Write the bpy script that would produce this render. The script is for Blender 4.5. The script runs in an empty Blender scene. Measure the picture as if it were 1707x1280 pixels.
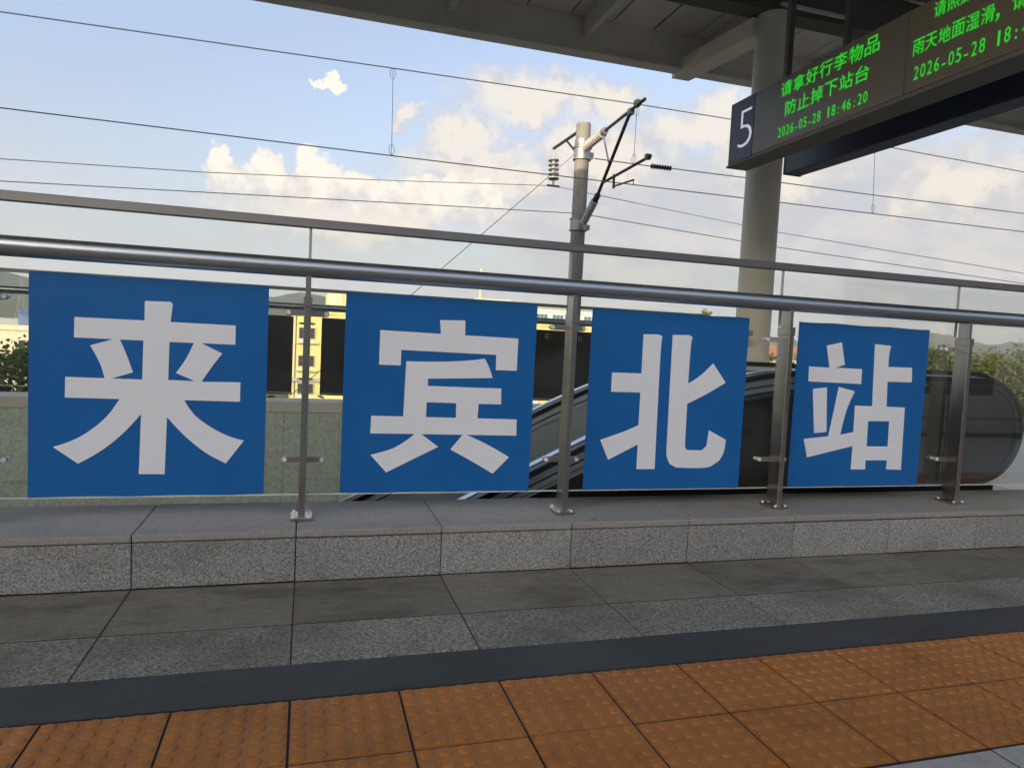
import bpy, bmesh, math, random
from mathutils import Vector, Matrix
R = math.radians
random.seed(7)
S = bpy.context.scene
C = S.collection

# ------------------------------------------------------------------ camera
cam_d = bpy.data.cameras.new('camera'); cam = bpy.data.objects.new('camera', cam_d); C.objects.link(cam)
S.camera = cam
cam_d.sensor_width = 36.0; cam_d.sensor_fit = 'HORIZONTAL'
cam_d.lens = 1161.6 / 1707 * 36
cam_d.clip_start = 0.05; cam_d.clip_end = 9000
yaw, pitch, roll = R(16.537), R(3.593), R(2.852)
fw = Vector((math.sin(yaw)*math.cos(pitch), math.cos(yaw)*math.cos(pitch), -math.sin(pitch)))
rt = Vector((math.cos(yaw), -math.sin(yaw), 0)); up = rt.cross(fw)
r2 = rt*math.cos(roll) + up*math.sin(roll); u2 = -rt*math.sin(roll) + up*math.cos(roll)
m = Matrix((r2, u2, -fw)).transposed().to_4x4(); m.translation = Vector((0, 0, 1.0245))
cam.matrix_world = m

# ------------------------------------------------------------------ sun, exposure
SUN_AZ, SUN_EL = R(-142), R(12)         # azimuth from +Y towards +X: behind the camera, to its left
sun_d = bpy.data.lights.new('sun', 'SUN'); sun = bpy.data.objects.new('sun', sun_d); C.objects.link(sun)
sun_d.energy = 2.4; sun_d.angle = R(0.6); sun_d.color = (1.0, 0.80, 0.55)
sd = Vector((math.sin(SUN_AZ)*math.cos(SUN_EL), math.cos(SUN_AZ)*math.cos(SUN_EL), math.sin(SUN_EL)))
sun.rotation_euler = sd.to_track_quat('Z', 'Y').to_euler()
sun.location = (-20, -30, 40)
EXPO = 1.0
S.view_settings.view_transform = 'Standard'; S.view_settings.look = 'None'
S.view_settings.exposure = EXPO; S.view_settings.gamma = 1.0; S.view_settings.use_curve_mapping = False
S.render.engine = 'CYCLES'
S.cycles.transparent_max_bounces = 24
S.cycles.max_bounces = 8; S.cycles.diffuse_bounces = 4; S.cycles.volume_bounces = 0

# ------------------------------------------------------------------ node helpers
def N(nt, t, **kw):
    n = nt.nodes.new(t)
    for k, v in kw.items():
        if k.startswith('i_'):
            n.inputs[k[2:].replace('_', ' ')].default_value = v
        else:
            setattr(n, k, v)
    return n
def math_(nt, op, a, b=None, c=None, clamp=False):
    n = nt.nodes.new('ShaderNodeMath'); n.operation = op; n.use_clamp = clamp
    for i, x in enumerate((a, b, c)):
        if x is None: continue
        if isinstance(x, (int, float)): n.inputs[i].default_value = x
        else: nt.links.new(x, n.inputs[i])
    return n.outputs[0]
def mixc(nt, f, a, b, mode='MIX'):
    n = nt.nodes.new('ShaderNodeMix'); n.data_type = 'RGBA'; n.blend_type = mode
    for s, x in ((n.inputs[0], f), (n.inputs[6], a), (n.inputs[7], b)):
        if isinstance(x, (int, float)): s.default_value = x
        elif isinstance(x, tuple): s.default_value = x if len(x) == 4 else (*x, 1)
        else: nt.links.new(x, s)
    return n.outputs[2]
def sstep(nt, x, lo, hi):
    n = nt.nodes.new('ShaderNodeMapRange'); n.interpolation_type = 'SMOOTHSTEP'
    nt.links.new(x, n.inputs[0]); n.inputs[1].default_value = lo; n.inputs[2].default_value = hi
    return n.outputs[0]

# ------------------------------------------------------------------ sky
W = bpy.data.worlds.new('World'); S.world = W; W.use_nodes = True
nt = W.node_tree; nt.nodes.clear()
out = N(nt, 'ShaderNodeOutputWorld'); bg = N(nt, 'ShaderNodeBackground'); nt.links.new(bg.outputs[0], out.inputs[0])
SKY_STRENGTH = 0.15; W.cycles.sampling_method = 'MANUAL'; W.cycles.sample_map_resolution = 1024
bg.inputs[1].default_value = SKY_STRENGTH
sky = N(nt, 'ShaderNodeTexSky', sky_type='NISHITA', sun_disc=False, sun_elevation=SUN_EL, sun_rotation=SUN_AZ,
        altitude=100, air_density=1.0, dust_density=4.0, ozone_density=2.0)
def k(c): return tuple(x / SKY_STRENGTH / 2**EXPO for x in c)   # picture brightness -> sky radiance
tc = N(nt, 'ShaderNodeTexCoord'); sep = N(nt, 'ShaderNodeSeparateXYZ'); nt.links.new(tc.outputs['Generated'], sep.inputs[0])
az = math_(nt, 'MULTIPLY', math_(nt, 'ARCTAN2', sep.outputs[0], sep.outputs[1]), 57.2958)
el = math_(nt, 'MULTIPLY', math_(nt, 'ARCSINE', sep.outputs[2]), 57.2958)
def noise(scale, detail=6, rough=0.55, vec=None, off=(0, 0, 0), sc=(1, 1, 1), dist=0.0):
    mp = N(nt, 'ShaderNodeMapping'); mp.inputs[1].default_value = off; mp.inputs[3].default_value = sc
    nt.links.new(vec or tc.outputs['Generated'], mp.inputs[0])
    n = N(nt, 'ShaderNodeTexNoise'); n.inputs['Scale'].default_value = scale; n.inputs['Detail'].default_value = detail
    n.inputs['Roughness'].default_value = rough; n.inputs['Distortion'].default_value = dist
    nt.links.new(mp.outputs[0], n.inputs['Vector']); return n.outputs[0]
azel = N(nt, 'ShaderNodeCombineXYZ'); nt.links.new(az, azel.inputs[0]); nt.links.new(el, azel.inputs[1])
def vm(op, a, b=None, out=0):
    n = N(nt, 'ShaderNodeVectorMath', operation=op)
    for i, x in enumerate((a, b)):
        if x is None: continue
        if isinstance(x, tuple): n.inputs[i].default_value = x
        else: nt.links.new(x, n.inputs[i])
    return n.outputs[out]
def warp(scale, amp, detail=7, rough=0.62):
    n = N(nt, 'ShaderNodeTexNoise'); n.inputs['Scale'].default_value = scale; n.inputs['Detail'].default_value = detail
    n.inputs['Roughness'].default_value = rough; nt.links.new(tc.outputs['Generated'], n.inputs['Vector'])
    return vm('ADD', azel.outputs[0], vm('MULTIPLY', vm('SUBTRACT', n.outputs['Color'], (0.5, 0.5, 0.5)), (amp, amp*0.75, 0)))
def blobs(lst, v):
    """1 at a cloud's heart falling through 0 at its rim; lst = (azimuth, elevation, half width, half height) in degrees"""
    acc = None
    for a0, e0, ra, re in lst:
        d = vm('MULTIPLY', vm('SUBTRACT', v, (a0, e0, 0)), (1/ra, 1/re, 0))
        d = vm('DOT_PRODUCT', d, d, 1); acc = d if acc is None else math_(nt, 'MINIMUM', acc, d)
    return math_(nt, 'SUBTRACT', 1.0, math_(nt, 'SQRT', acc))
n2 = noise(42, 5, 0.62)
# base blue, paler towards the horizon
hz = sstep(nt, el, 21, 3)
blue = mixc(nt, 1.0, sky.outputs[0], k((0.15, 0.065, 0.015)), 'ADD')
pale = mixc(nt, hz, k((0.46, 0.62, 0.87)), k((0.71, 0.735, 0.775)))
blue = mixc(nt, sstep(nt, el, 80, 35), blue, mixc(nt, 1.0, blue, pale, 'LIGHTEN'))
away = math_(nt, 'MULTIPLY', sstep(nt, az, -105, -50), sstep(nt, az, 150, 90))
blue = mixc(nt, math_(nt, 'MULTIPLY', math_(nt, 'MULTIPLY', hz, 0.8), away), blue, pale)
# thin veil of high cloud, thicker to the east and low
n3 = noise(5.5, 6, 0.6, sc=(1, 1, 2.6)); n4 = noise(14, 7, 0.6, off=(3, 1, 2), sc=(1, 1, 2.2))
veil_m = math_(nt, 'MULTIPLY', math_(nt, 'MULTIPLY', sstep(nt, az, 2, 26), sstep(nt, az, 176, 120)), sstep(nt, el, 25, 9))
veil = math_(nt, 'ADD', math_(nt, 'MULTIPLY', veil_m, 0.95), math_(nt, 'MULTIPLY', math_(nt, 'SUBTRACT', n3, 0.5), 1.2))
veil = sstep(nt, math_(nt, 'ADD', veil, math_(nt, 'MULTIPLY', math_(nt, 'SUBTRACT', n4, 0.5), 0.6)), 0.15, 0.85)
veil_c = mixc(nt, sstep(nt, n4, 0.42, 0.62), k((0.585, 0.59, 0.635)), k((0.72, 0.685, 0.665)))
col = mixc(nt, math_(nt, 'MULTIPLY', veil, 0.85), blue, veil_c)
# soft far cumulus, warm and diffuse
soft = blobs([(17.0, 18.4, 6.5, 2.3), (22.5, 18.6, 5.0, 2.0), (12.0, 15.6, 3.6, 1.9), (14.5, 13.2, 8.0, 2.0), (23, 15.0, 5.5, 2.2),
              (31.5, 17.0, 5.0, 2.4), (36, 13.5, 5, 2.0), (6.6, 16.7, 1.8, 0.7), (48.5, 12.0, 4.6, 2.6), (4, 9.0, 12, 2.0),
              (-78, 16, 14, 4), (90, 18, 16, 5), (150, 20, 18, 5), (-110, 22, 14, 4)], warp(13, 11.0, 8, 0.6))
soft_d = sstep(nt, soft, -0.42, 0.62)
soft_c = mixc(nt, sstep(nt, math_(nt, 'ADD', soft, math_(nt, 'MULTIPLY', math_(nt, 'SUBTRACT', n2, 0.5), 2.2)), -0.20, 0.60), k((0.68, 0.645, 0.65)), k((0.98, 0.89, 0.78)))
col = mixc(nt, math_(nt, 'MULTIPLY', soft_d, 0.9), col, soft_c)
# crisp sunlit cumulus towers
cum = blobs([(-6.6, 12.3, 0.9, 1.2), (-6.2, 10.9, 1.5, 1.7), (-3.4, 11.9, 1.5, 1.4), (-3.0, 10.6, 2.8, 1.6), (-0.2, 12.7, 1.2, 1.3), (0.6, 11.9, 1.9, 1.7),
             (3.2, 11.4, 1.7, 1.2), (1.5, 10.2, 6.0, 1.5), (5.5, 10.9, 2.0, 1.1), (8.8, 11.6, 1.7, 1.2), (11.0, 11.4, 1.6, 1.5), (13.6, 11.2, 1.5, 1.7),
             (9.5, 10.2, 6.5, 1.4), (1.35, 18.5, 0.82, 0.70), (0.6, 18.3, 1.1, 0.30)], warp(46, 3.0, 6, 0.6))
cum_d = math_(nt, 'MULTIPLY', sstep(nt, cum, -0.10, 0.22), sstep(nt, math_(nt, 'ADD', el, math_(nt, 'MULTIPLY', math_(nt, 'SUBTRACT', n2, 0.5), 5.0)), 8.3, 11.0))
lit = math_(nt, 'ADD', math_(nt, 'MULTIPLY', math_(nt, 'SUBTRACT', el, 11.0), 0.28), math_(nt, 'ADD', math_(nt, 'MULTIPLY', math_(nt, 'SUBTRACT', n2, 0.5), 3.4), math_(nt, 'MULTIPLY', cum, 0.5)))
cum_c = mixc(nt, sstep(nt, lit, -0.5, 0.75), k((0.84, 0.785, 0.75)), k((1.08, 1.02, 0.90)))
col = mixc(nt, cum_d, col, cum_c)
nt.links.new(col, bg.inputs[0])

# ------------------------------------------------------------------ materials
MATS = {}
def mat(name, col, rough=0.6, metal=0.0, col2=None, scale=6.0, ramp=(0.35, 0.65), bump=0.0, bscale=None, detail=5, spec=0.5,
        coat=0.0, stretch=(1, 1, 1), rand=0.0, dirt=None, dscale=1.3, dramp=(0.5, 0.75), rvar=0.0, spots=None, grain=0):
    m = bpy.data.materials.new(name); m.use_nodes = True; nt = m.node_tree
    b = nt.nodes['Principled BSDF']
    b.inputs['Roughness'].default_value = rough; b.inputs['Metallic'].default_value = metal
    b.inputs['Specular IOR Level'].default_value = spec; b.inputs['Coat Weight'].default_value = coat
    g = N(nt, 'ShaderNodeNewGeometry'); mp = N(nt, 'ShaderNodeMapping'); mp.inputs[3].default_value = stretch
    nt.links.new(g.outputs['Position'], mp.inputs[0])
    c = None
    if col2 is not None:
        n = N(nt, 'ShaderNodeTexNoise'); n.inputs['Scale'].default_value = scale; n.inputs['Detail'].default_value = detail
        n.inputs['Roughness'].default_value = 0.6
        nt.links.new(mp.outputs[0], n.inputs['Vector'])
        f = sstep(nt, n.outputs[0], *ramp)
        if grain:              # salt-and-pepper crystals
            vo = N(nt, 'ShaderNodeTexVoronoi'); vo.inputs['Scale'].default_value = grain; nt.links.new(g.outputs['Position'], vo.inputs['Vector'])
            sp = N(nt, 'ShaderNodeSeparateColor'); nt.links.new(vo.outputs['Color'], sp.inputs[0])
            f = math_(nt, 'ADD', math_(nt, 'MULTIPLY', f, 0.4), math_(nt, 'MULTIPLY', sp.outputs[0], 0.6))
        c = mixc(nt, f, tuple(col), tuple(col2))
    if dirt is not None:
        n2 = N(nt, 'ShaderNodeTexNoise'); n2.inputs['Scale'].default_value = dscale; n2.inputs['Detail'].default_value = 8
        n2.inputs['Roughness'].default_value = 0.65
        nt.links.new(mp.outputs[0], n2.inputs['Vector'])
        fd = sstep(nt, n2.outputs[0], *dramp)
        c = mixc(nt, math_(nt, 'MULTIPLY', fd, 0.75), c if c is not None else tuple(col), tuple(dirt))
        if rvar:
            nt.links.new(math_(nt, 'ADD', rough, math_(nt, 'MULTIPLY', fd, rvar)), b.inputs['Roughness'])
    if spots is not None:      # gum and drip marks
        n3 = N(nt, 'ShaderNodeTexNoise'); n3.inputs['Scale'].default_value = 9.0; n3.inputs['Detail'].default_value = 3
        nt.links.new(g.outputs['Position'], n3.inputs['Vector'])
        c = mixc(nt, math_(nt, 'MULTIPLY', sstep(nt, n3.outputs[0], 0.71, 0.75), 0.8), c, spots)
    if rand:
        oi = N(nt, 'ShaderNodeObjectInfo')
        v = math_(nt, 'ADD', 1 - rand, math_(nt, 'MULTIPLY', oi.outputs['Random'], 2 * rand))
        hs = N(nt, 'ShaderNodeHueSaturation'); nt.links.new(v, hs.inputs['Value'])
        if c is None: hs.inputs['Color'].default_value = (*col, 1)
        else: nt.links.new(c, hs.inputs['Color'])
        c = hs.outputs[0]
    if c is None: b.inputs['Base Color'].default_value = (*col, 1)
    else: nt.links.new(c, b.inputs['Base Color'])
    if bump:
        n = N(nt, 'ShaderNodeTexNoise'); n.inputs['Scale'].default_value = bscale or scale; n.inputs['Detail'].default_value = 5
        nt.links.new(mp.outputs[0], n.inputs['Vector'])
        bp = N(nt, 'ShaderNodeBump'); bp.inputs['Strength'].default_value = bump; bp.inputs['Distance'].default_value = 0.01
        nt.links.new(n.outputs[0], bp.inputs['Height']); nt.links.new(bp.outputs[0], b.inputs['Normal'])
    MATS[name] = m; return m
mat('granite_flamed', (0.10, 0.104, 0.10), 0.75, col2=(0.53, 0.54, 0.53), scale=110, ramp=(0.34, 0.66), detail=2, grain=230, bump=0.5, bscale=160, rand=0.10,
    dirt=(0.17, 0.165, 0.14), dscale=2.2, dramp=(0.52, 0.75))
mat('granite_honed', (0.27, 0.262, 0.245), 0.6, col2=(0.36, 0.35, 0.33), scale=120, detail=3, rand=0.06, dirt=(0.20, 0.19, 0.165), dscale=3.0, bump=0.05, spots=(0.12, 0.115, 0.10))
mat('floor_granite', (0.075, 0.074, 0.062), 0.75, col2=(0.50, 0.49, 0.43), scale=90, ramp=(0.34, 0.66), detail=2, bump=0.3, bscale=200, rand=0.10, grain=150,
    dirt=(0.15, 0.138, 0.108), dscale=1.6, dramp=(0.42, 0.66), spots=(0.04, 0.036, 0.03))
mat('floor_granite_worn', (0.16, 0.15, 0.12), 0.6, col2=(0.30, 0.28, 0.225), scale=26, ramp=(0.3, 0.7), grain=150, bump=0.15, bscale=120, rand=0.10,
    dirt=(0.095, 0.086, 0.066), dscale=4.0, dramp=(0.45, 0.68), stretch=(0.6, 1.4, 1), spots=(0.035, 0.032, 0.028))
mat('dark_band', (0.060, 0.066, 0.066), 0.6, col2=(0.078, 0.083, 0.081), scale=7, bump=0.12, bscale=180, dirt=(0.042, 0.046, 0.046), dscale=4, stretch=(0.4, 1, 1))
mat('joint', (0.030, 0.028, 0.026), 0.95)
mat('tactile', (0.55, 0.225, 0.052), 0.42, col2=(0.48, 0.19, 0.044), scale=5, rand=0.08, dirt=(0.31, 0.14, 0.05), dscale=3.5, dramp=(0.5, 0.8), rvar=0.25)
mat('edge_stone', (0.48, 0.48, 0.45), 0.5, col2=(0.56, 0.56, 0.53), scale=40, dirt=(0.36, 0.35, 0.32), dscale=2.0, rand=0.05)
mat('pale_tile', (0.62, 0.61, 0.57), 0.4, col2=(0.70, 0.69, 0.66), scale=30, rand=0.05, dirt=(0.5, 0.48, 0.42), dscale=1.5)
mat('wall_granite', (0.33, 0.40, 0.36), 0.5, col2=(0.50, 0.58, 0.53), scale=34, ramp=(0.3, 0.7), rand=0.05, dirt=(0.32, 0.38, 0.33), dscale=1.8)
mat('coping_far', (0.46, 0.46, 0.43), 0.5, col2=(0.54, 0.54, 0.51), scale=40)
mat('concrete', (0.30, 0.29, 0.26), 0.85, col2=(0.40, 0.39, 0.35), scale=5, bump=0.15, bscale=40)
mat('pole_concrete', (0.20, 0.20, 0.185), 0.85, col2=(0.30, 0.295, 0.27), scale=3, bump=0.15, bscale=40, stretch=(1, 1, 0.25), dirt=(0.25, 0.24, 0.22), dscale=2)
mat('column_paint', (0.66, 0.64, 0.55), 0.5, col2=(0.72, 0.69, 0.60), scale=2, dirt=(0.36, 0.32, 0.25), dscale=1.5, dramp=(0.55, 0.8), stretch=(1, 1, 0.4))
mat('canopy_paint', (0.76, 0.70, 0.60), 0.6, col2=(0.80, 0.75, 0.65), scale=1.5, rand=0.05, dirt=(0.50, 0.46, 0.38), dscale=0.9, dramp=(0.5, 0.8))
mat('canopy_dark', (0.10, 0.095, 0.085), 0.6)
mat('steel', (0.44, 0.43, 0.40), 0.30, 1.0, col2=(0.60, 0.59, 0.56), scale=3, stretch=(1, 1, 0.15), dirt=(0.30, 0.27, 0.22), dscale=4)
mat('steel_tube', (0.46, 0.49, 0.52), 0.33, 1.0, col2=(0.52, 0.55, 0.58), scale=2, stretch=(0.2, 1, 1))
mat('steel_channel', (0.24, 0.24, 0.245), 0.5, 0.85, col2=(0.30, 0.30, 0.30), scale=2, stretch=(0.2, 1, 1))
mat('steel_escalator', (0.52, 0.56, 0.555), 0.42, 0.15, col2=(0.44, 0.48, 0.48), scale=1.2)
mat('rail_dark', (0.055, 0.058, 0.055), 0.5, 0.0)
mat('trim_bright', (0.88, 0.88, 0.94), 0.5, 0.1)
mat('trim_metal', (0.66, 0.67, 0.73), 0.26, 1.0)
mat('black_rubber', (0.012, 0.013, 0.014), 0.35, spec=0.5)
mat('dark_panel', (0.036, 0.036, 0.033), 0.38, spec=0.4, dirt=(0.06, 0.058, 0.05), dscale=1.2)
mat('poster_blue', (0.008, 0.132, 0.43), 0.32, col2=(0.009, 0.142, 0.45), scale=3, bump=0.10, bscale=5)
mat('poster_white', (0.85, 0.905, 0.98), 0.45)
mat('poster_back', (0.010, 0.011, 0.014), 0.55, col2=(0.016, 0.017, 0.020), scale=4)
mat('glass_edge', (0.66, 0.72, 0.68), 0.3)
mat('silicone', (0.40, 0.41, 0.40), 0.5)
mat('sign_case', (0.11, 0.105, 0.09), 0.5)
mat('sign_face', (0.135, 0.120, 0.092), 0.3, spec=0.5)
mat('sign_navy', (0.038, 0.050, 0.105), 0.4)
mat('wire', (0.26, 0.26, 0.27), 0.5, 0.3)
mat('galvanised', (0.33, 0.34, 0.34), 0.5, 0.8, col2=(0.42, 0.43, 0.43), scale=8)
mat('dark_steel', (0.07, 0.075, 0.075), 0.5, 0.7)
mat('porcelain', (0.40, 0.41, 0.40), 0.35)
mat('insulator_dark', (0.04, 0.035, 0.035), 0.4)
mat('green_clamp', (0.10, 0.20, 0.12), 0.6)
mat('yellow_wall', (0.80, 0.65, 0.27), 0.85, col2=(0.84, 0.70, 0.31), scale=0.4, dirt=(0.70, 0.55, 0.22), dscale=0.3, dramp=(0.55, 0.8))
mat('cream_wall', (0.74, 0.66, 0.52), 0.85, col2=(0.80, 0.72, 0.58), scale=0.4, dirt=(0.58, 0.50, 0.40), dscale=0.25)
mat('pale_wall', (0.66, 0.68, 0.68), 0.8, col2=(0.72, 0.74, 0.74), scale=0.4)
mat('grey_band', (0.42, 0.45, 0.47), 0.7)
mat('blue_roof', (0.10, 0.16, 0.36), 0.5)
mat('grey_roof', (0.34, 0.36, 0.38), 0.6)
mat('orange_roof', (0.50, 0.20, 0.11), 0.7, col2=(0.42, 0.17, 0.10), scale=1.0)
mat('window_glass', (0.06, 0.065, 0.07), 0.08, spec=0.6)
mat('window_frame', (0.52, 0.48, 0.40), 0.6)
mat('window_blue', (0.10, 0.20, 0.30), 0.1)
mat('bark', (0.10, 0.075, 0.05), 0.9)
mat('field', (0.075, 0.095, 0.038), 0.95, col2=(0.13, 0.12, 0.065), scale=0.05, dirt=(0.05, 0.08, 0.03), dscale=0.02)
mat('hill', (0.030, 0.050, 0.024), 0.95, col2=(0.060, 0.078, 0.036), scale=0.03, dirt=(0.09, 0.09, 0.055), dscale=0.012, dramp=(0.55, 0.75))
mat('ballast', (0.20, 0.19, 0.175), 0.9, col2=(0.32, 0.30, 0.28), scale=18, bump=0.8, bscale=20)
mat('soil', (0.30, 0.14, 0.08), 0.95, col2=(0.22, 0.12, 0.07), scale=1.2, bump=0.5)
mat('train_white', (0.72, 0.73, 0.75), 0.3, coat=0.4)
mat('train_glass', (0.02, 0.022, 0.025), 0.06)
mat('train_blue', (0.03, 0.10, 0.35), 0.35)
mat('shade_hall_wall', (0.46, 0.43, 0.38), 0.7, col2=(0.52, 0.49, 0.43), scale=0.3)

def leafmat(name, a, b):
    m = bpy.data.materials.new(name); m.use_nodes = True; nt = m.node_tree; bs = nt.nodes['Principled BSDF']
    g = N(nt, 'ShaderNodeNewGeometry')
    c = mixc(nt, g.outputs['Random Per Island'], a, b)
    nt.links.new(c, bs.inputs['Base Color']); bs.inputs['Roughness'].default_value = 0.6
    tr = N(nt, 'ShaderNodeBsdfTranslucent'); nt.links.new(c, tr.inputs[0])
    mx = N(nt, 'ShaderNodeMixShader'); mx.inputs[0].default_value = 0.3
    nt.links.new(bs.outputs[0], mx.inputs[1]); nt.links.new(tr.outputs[0], mx.inputs[2])
    nt.links.new(mx.outputs[0], nt.nodes['Material Output'].inputs[0]); MATS[name] = m
leafmat('leaf_green', (0.060, 0.098, 0.018), (0.17, 0.20, 0.038))
leafmat('leaf_dark', (0.040, 0.072, 0.018), (0.11, 0.14, 0.032))
leafmat('leaf_pale', (0.12, 0.15, 0.035), (0.22, 0.22, 0.06))

def glassmat(name, tint, refl):
    m = bpy.data.materials.new(name); m.use_nodes = True; nt = m.node_tree; nt.nodes.clear()
    o = N(nt, 'ShaderNodeOutputMaterial'); t = N(nt, 'ShaderNodeBsdfTransparent'); t.inputs[0].default_value = (*tint, 1)
    gl = N(nt, 'ShaderNodeBsdfGlossy'); gl.inputs['Roughness'].default_value = 0.01
    df = N(nt, 'ShaderNodeBsdfDiffuse'); df.inputs[0].default_value = (0.55, 0.58, 0.55, 1)
    fr = N(nt, 'ShaderNodeFresnel'); fr.inputs[0].default_value = 1.5
    a = N(nt, 'ShaderNodeMixShader'); nt.links.new(math_(nt, 'MULTIPLY', fr.outputs[0], refl), a.inputs[0])
    nt.links.new(t.outputs[0], a.inputs[1]); nt.links.new(gl.outputs[0], a.inputs[2])
    # light film of dust
    g = N(nt, 'ShaderNodeNewGeometry'); n = N(nt, 'ShaderNodeTexNoise'); n.inputs['Scale'].default_value = 2.5; n.inputs['Detail'].default_value = 8
    nt.links.new(g.outputs['Position'], n.inputs['Vector'])
    b = N(nt, 'ShaderNodeMixShader'); nt.links.new(math_(nt, 'MULTIPLY', sstep(nt, n.outputs[0], 0.35, 0.8), 0.03), b.inputs[0])
    nt.links.new(a.outputs[0], b.inputs[1]); nt.links.new(df.outputs[0], b.inputs[2])
    nt.links.new(b.outputs[0], o.inputs[0]); MATS[name] = m
glassmat('clear_glass', (0.965, 0.982, 0.972), 0.3)

def emis(name, col, st):
    m = bpy.data.materials.new(name); m.use_nodes = True; nt = m.node_tree
    b = nt.nodes['Principled BSDF']; b.inputs['Base Color'].default_value = (*[x*0.3 for x in col], 1)
    b.inputs['Emission Color'].default_value = (*col, 1); b.inputs['Emission Strength'].default_value = st; MATS[name] = m
emis('led_green', (0.016, 0.60, 0.02), 0.46)
emis('number_white', (0.62, 0.60, 0.78), 0.40)

# ------------------------------------------------------------------ mesh helpers
class MB:
    def __init__(s): s.v = []; s.f = []
    def box(s, x0, x1, y0, y1, z0, z1):
        i = len(s.v)
        s.v += [(x0,y0,z0),(x1,y0,z0),(x1,y1,z0),(x0,y1,z0),(x0,y0,z1),(x1,y0,z1),(x1,y1,z1),(x0,y1,z1)]
        s.f += [tuple(i+j for j in q) for q in ((3,2,1,0),(4,5,6,7),(0,1,5,4),(1,2,6,5),(2,3,7,6),(3,0,4,7))]
        return s
    def tube(s, pts, r, n=10, cap=True, r1=None):
        pts = [Vector(p) for p in pts]; m = len(pts); i0 = len(s.v)
        for j, p in enumerate(pts):
            t = (pts[min(j+1, m-1)] - pts[max(j-1, 0)]).normalized()
            a = Vector((0, 0, 1)) if abs(t.z) < 0.9 else Vector((0, 1, 0))
            u = t.cross(a).normalized(); w = u.cross(t).normalized()
            rr = r if r1 is None else r + (r1 - r) * j / (m - 1)
            if isinstance(r, (list, tuple)): rr = r[j]
            for k_ in range(n):
                an = 2*math.pi*k_/n
                s.v.append(tuple(p + u*rr*math.cos(an) + w*rr*math.sin(an)))
        for j in range(m-1):
            for k_ in range(n):
                a = i0+j*n+k_; b = i0+j*n+(k_+1) % n
                s.f.append((a, b, b+n, a+n))
        if cap:
            s.f.append(tuple(i0+k_ for k_ in range(n-1, -1, -1))); s.f.append(tuple(i0+(m-1)*n+k_ for k_ in range(n)))
        return s
    def strip(s, path, half_w, h0, h1, y):
        """box-section band that follows a path in the XZ plane; h0,h1 offsets along the path normal, centred on y"""
        i0 = len(s.v); m = len(path)
        for j, (x, z) in enumerate(path):
            a = path[max(j-1, 0)]; b = path[min(j+1, m-1)]
            tx, tz = b[0]-a[0], b[1]-a[1]; L = math.hypot(tx, tz); nx, nz = -tz/L, tx/L
            for yy in (y-half_w, y+half_w):
                for h in (h0, h1): s.v.append((x+nx*h, yy, z+nz*h))
        for j in range(m-1):
            a = i0+j*4; b = a+4
            s.f += [(a, a+1, b+1, b), (a+2, b+2, b+3, a+3), (a+1, a+3, b+3, b+1), (a, b, b+2, a+2)]
        s.f += [(i0, i0+2, i0+3, i0+1), (i0+(m-1)*4, i0+(m-1)*4+1, i0+(m-1)*4+3, i0+(m-1)*4+2)]
        return s
    def mesh(s, name, smooth=False, bevel=0.0):
        me = bpy.data.meshes.new(name); me.from_pydata(s.v, [], s.f)
        bm = bmesh.new(); bm.from_mesh(me)
        bmesh.ops.recalc_face_normals(bm, faces=bm.faces)
        if bevel: bmesh.ops.bevel(bm, geom=list(bm.edges), offset=bevel, segments=1, affect='EDGES')
        bm.to_mesh(me); bm.free()
        if smooth:
            for p in me.polygons: p.use_smooth = True
            try: me.set_sharp_from_angle(angle=R(40))
            except Exception: pass
        return me
def link(name, me, m=None, parent=None, loc=None):
    o = bpy.data.objects.new(name, me); C.objects.link(o)
    if m: 
        if not me.materials: me.materials.append(MATS[m])
    if parent: o.parent = parent
    if loc: o.location = loc
    return o
def obj(name, mb, m, parent=None, smooth=False, bevel=0.0, loc=None):
    return link(name, mb.mesh(name, smooth, bevel), m, parent, loc)
def tag(o, label, cat, group=None):
    o['label'] = label; o['category'] = cat
    if group: o['group'] = group
    return o
def thing(name, label, cat, loc=(0, 0, 0), group=None):
    o = bpy.data.objects.new(name, None); C.objects.link(o); o.location = loc; o.empty_display_size = 0.2
    return tag(o, label, cat, group)
def struct(o): o['kind'] = 'structure'; return o
def stuff(o): o['kind'] = 'stuff'; return o
def local(mb, loc):
    mb.v = [(x-loc[0], y-loc[1], z-loc[2]) for x, y, z in mb.v]; return mb

# ------------------------------------------------------------------ ground, hills
gm = MB(); gm.v = [(-2600, -400, -7), (3600, -400, -7), (3600, 2600, -7), (-2600, 2600, -7)]; gm.f = [(0, 1, 2, 3)]
struct(obj('ground', gm, 'field'))
def vnoise(x, s):
    i = math.floor(x); f = x - i; f = f*f*(3-2*f)
    h = lambda q: (math.sin(q*127.1 + s*311.7)*43758.5453) % 1.0
    return h(i)*(1-f) + h(i+1)*f
def ridge(a):
    """height (m) at 900 m depth as a function of X there"""
    pts = [(-1300, 60), (-700, 75), (-420, 62), (-325, 56), (-300, 47), (-200, 44), (-80, 40), (-30, 50), (0, 54), (40, 49), (120, 34), (250, 22), (600, 18), (800, 36), (940, 55), (1000, 53), (1060, 45), (1110, 40), (1150, 46), (1230, 47), (1500, 62), (2300, 70)]
    for (x0, h0), (x1, h1) in zip(pts, pts[1:]):
        if x0 <= a <= x1: return h0 + (h1-h0)*(a-x0)/(x1-x0)
    return 50
hm = MB(); nx, ny = 260, 22
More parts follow.
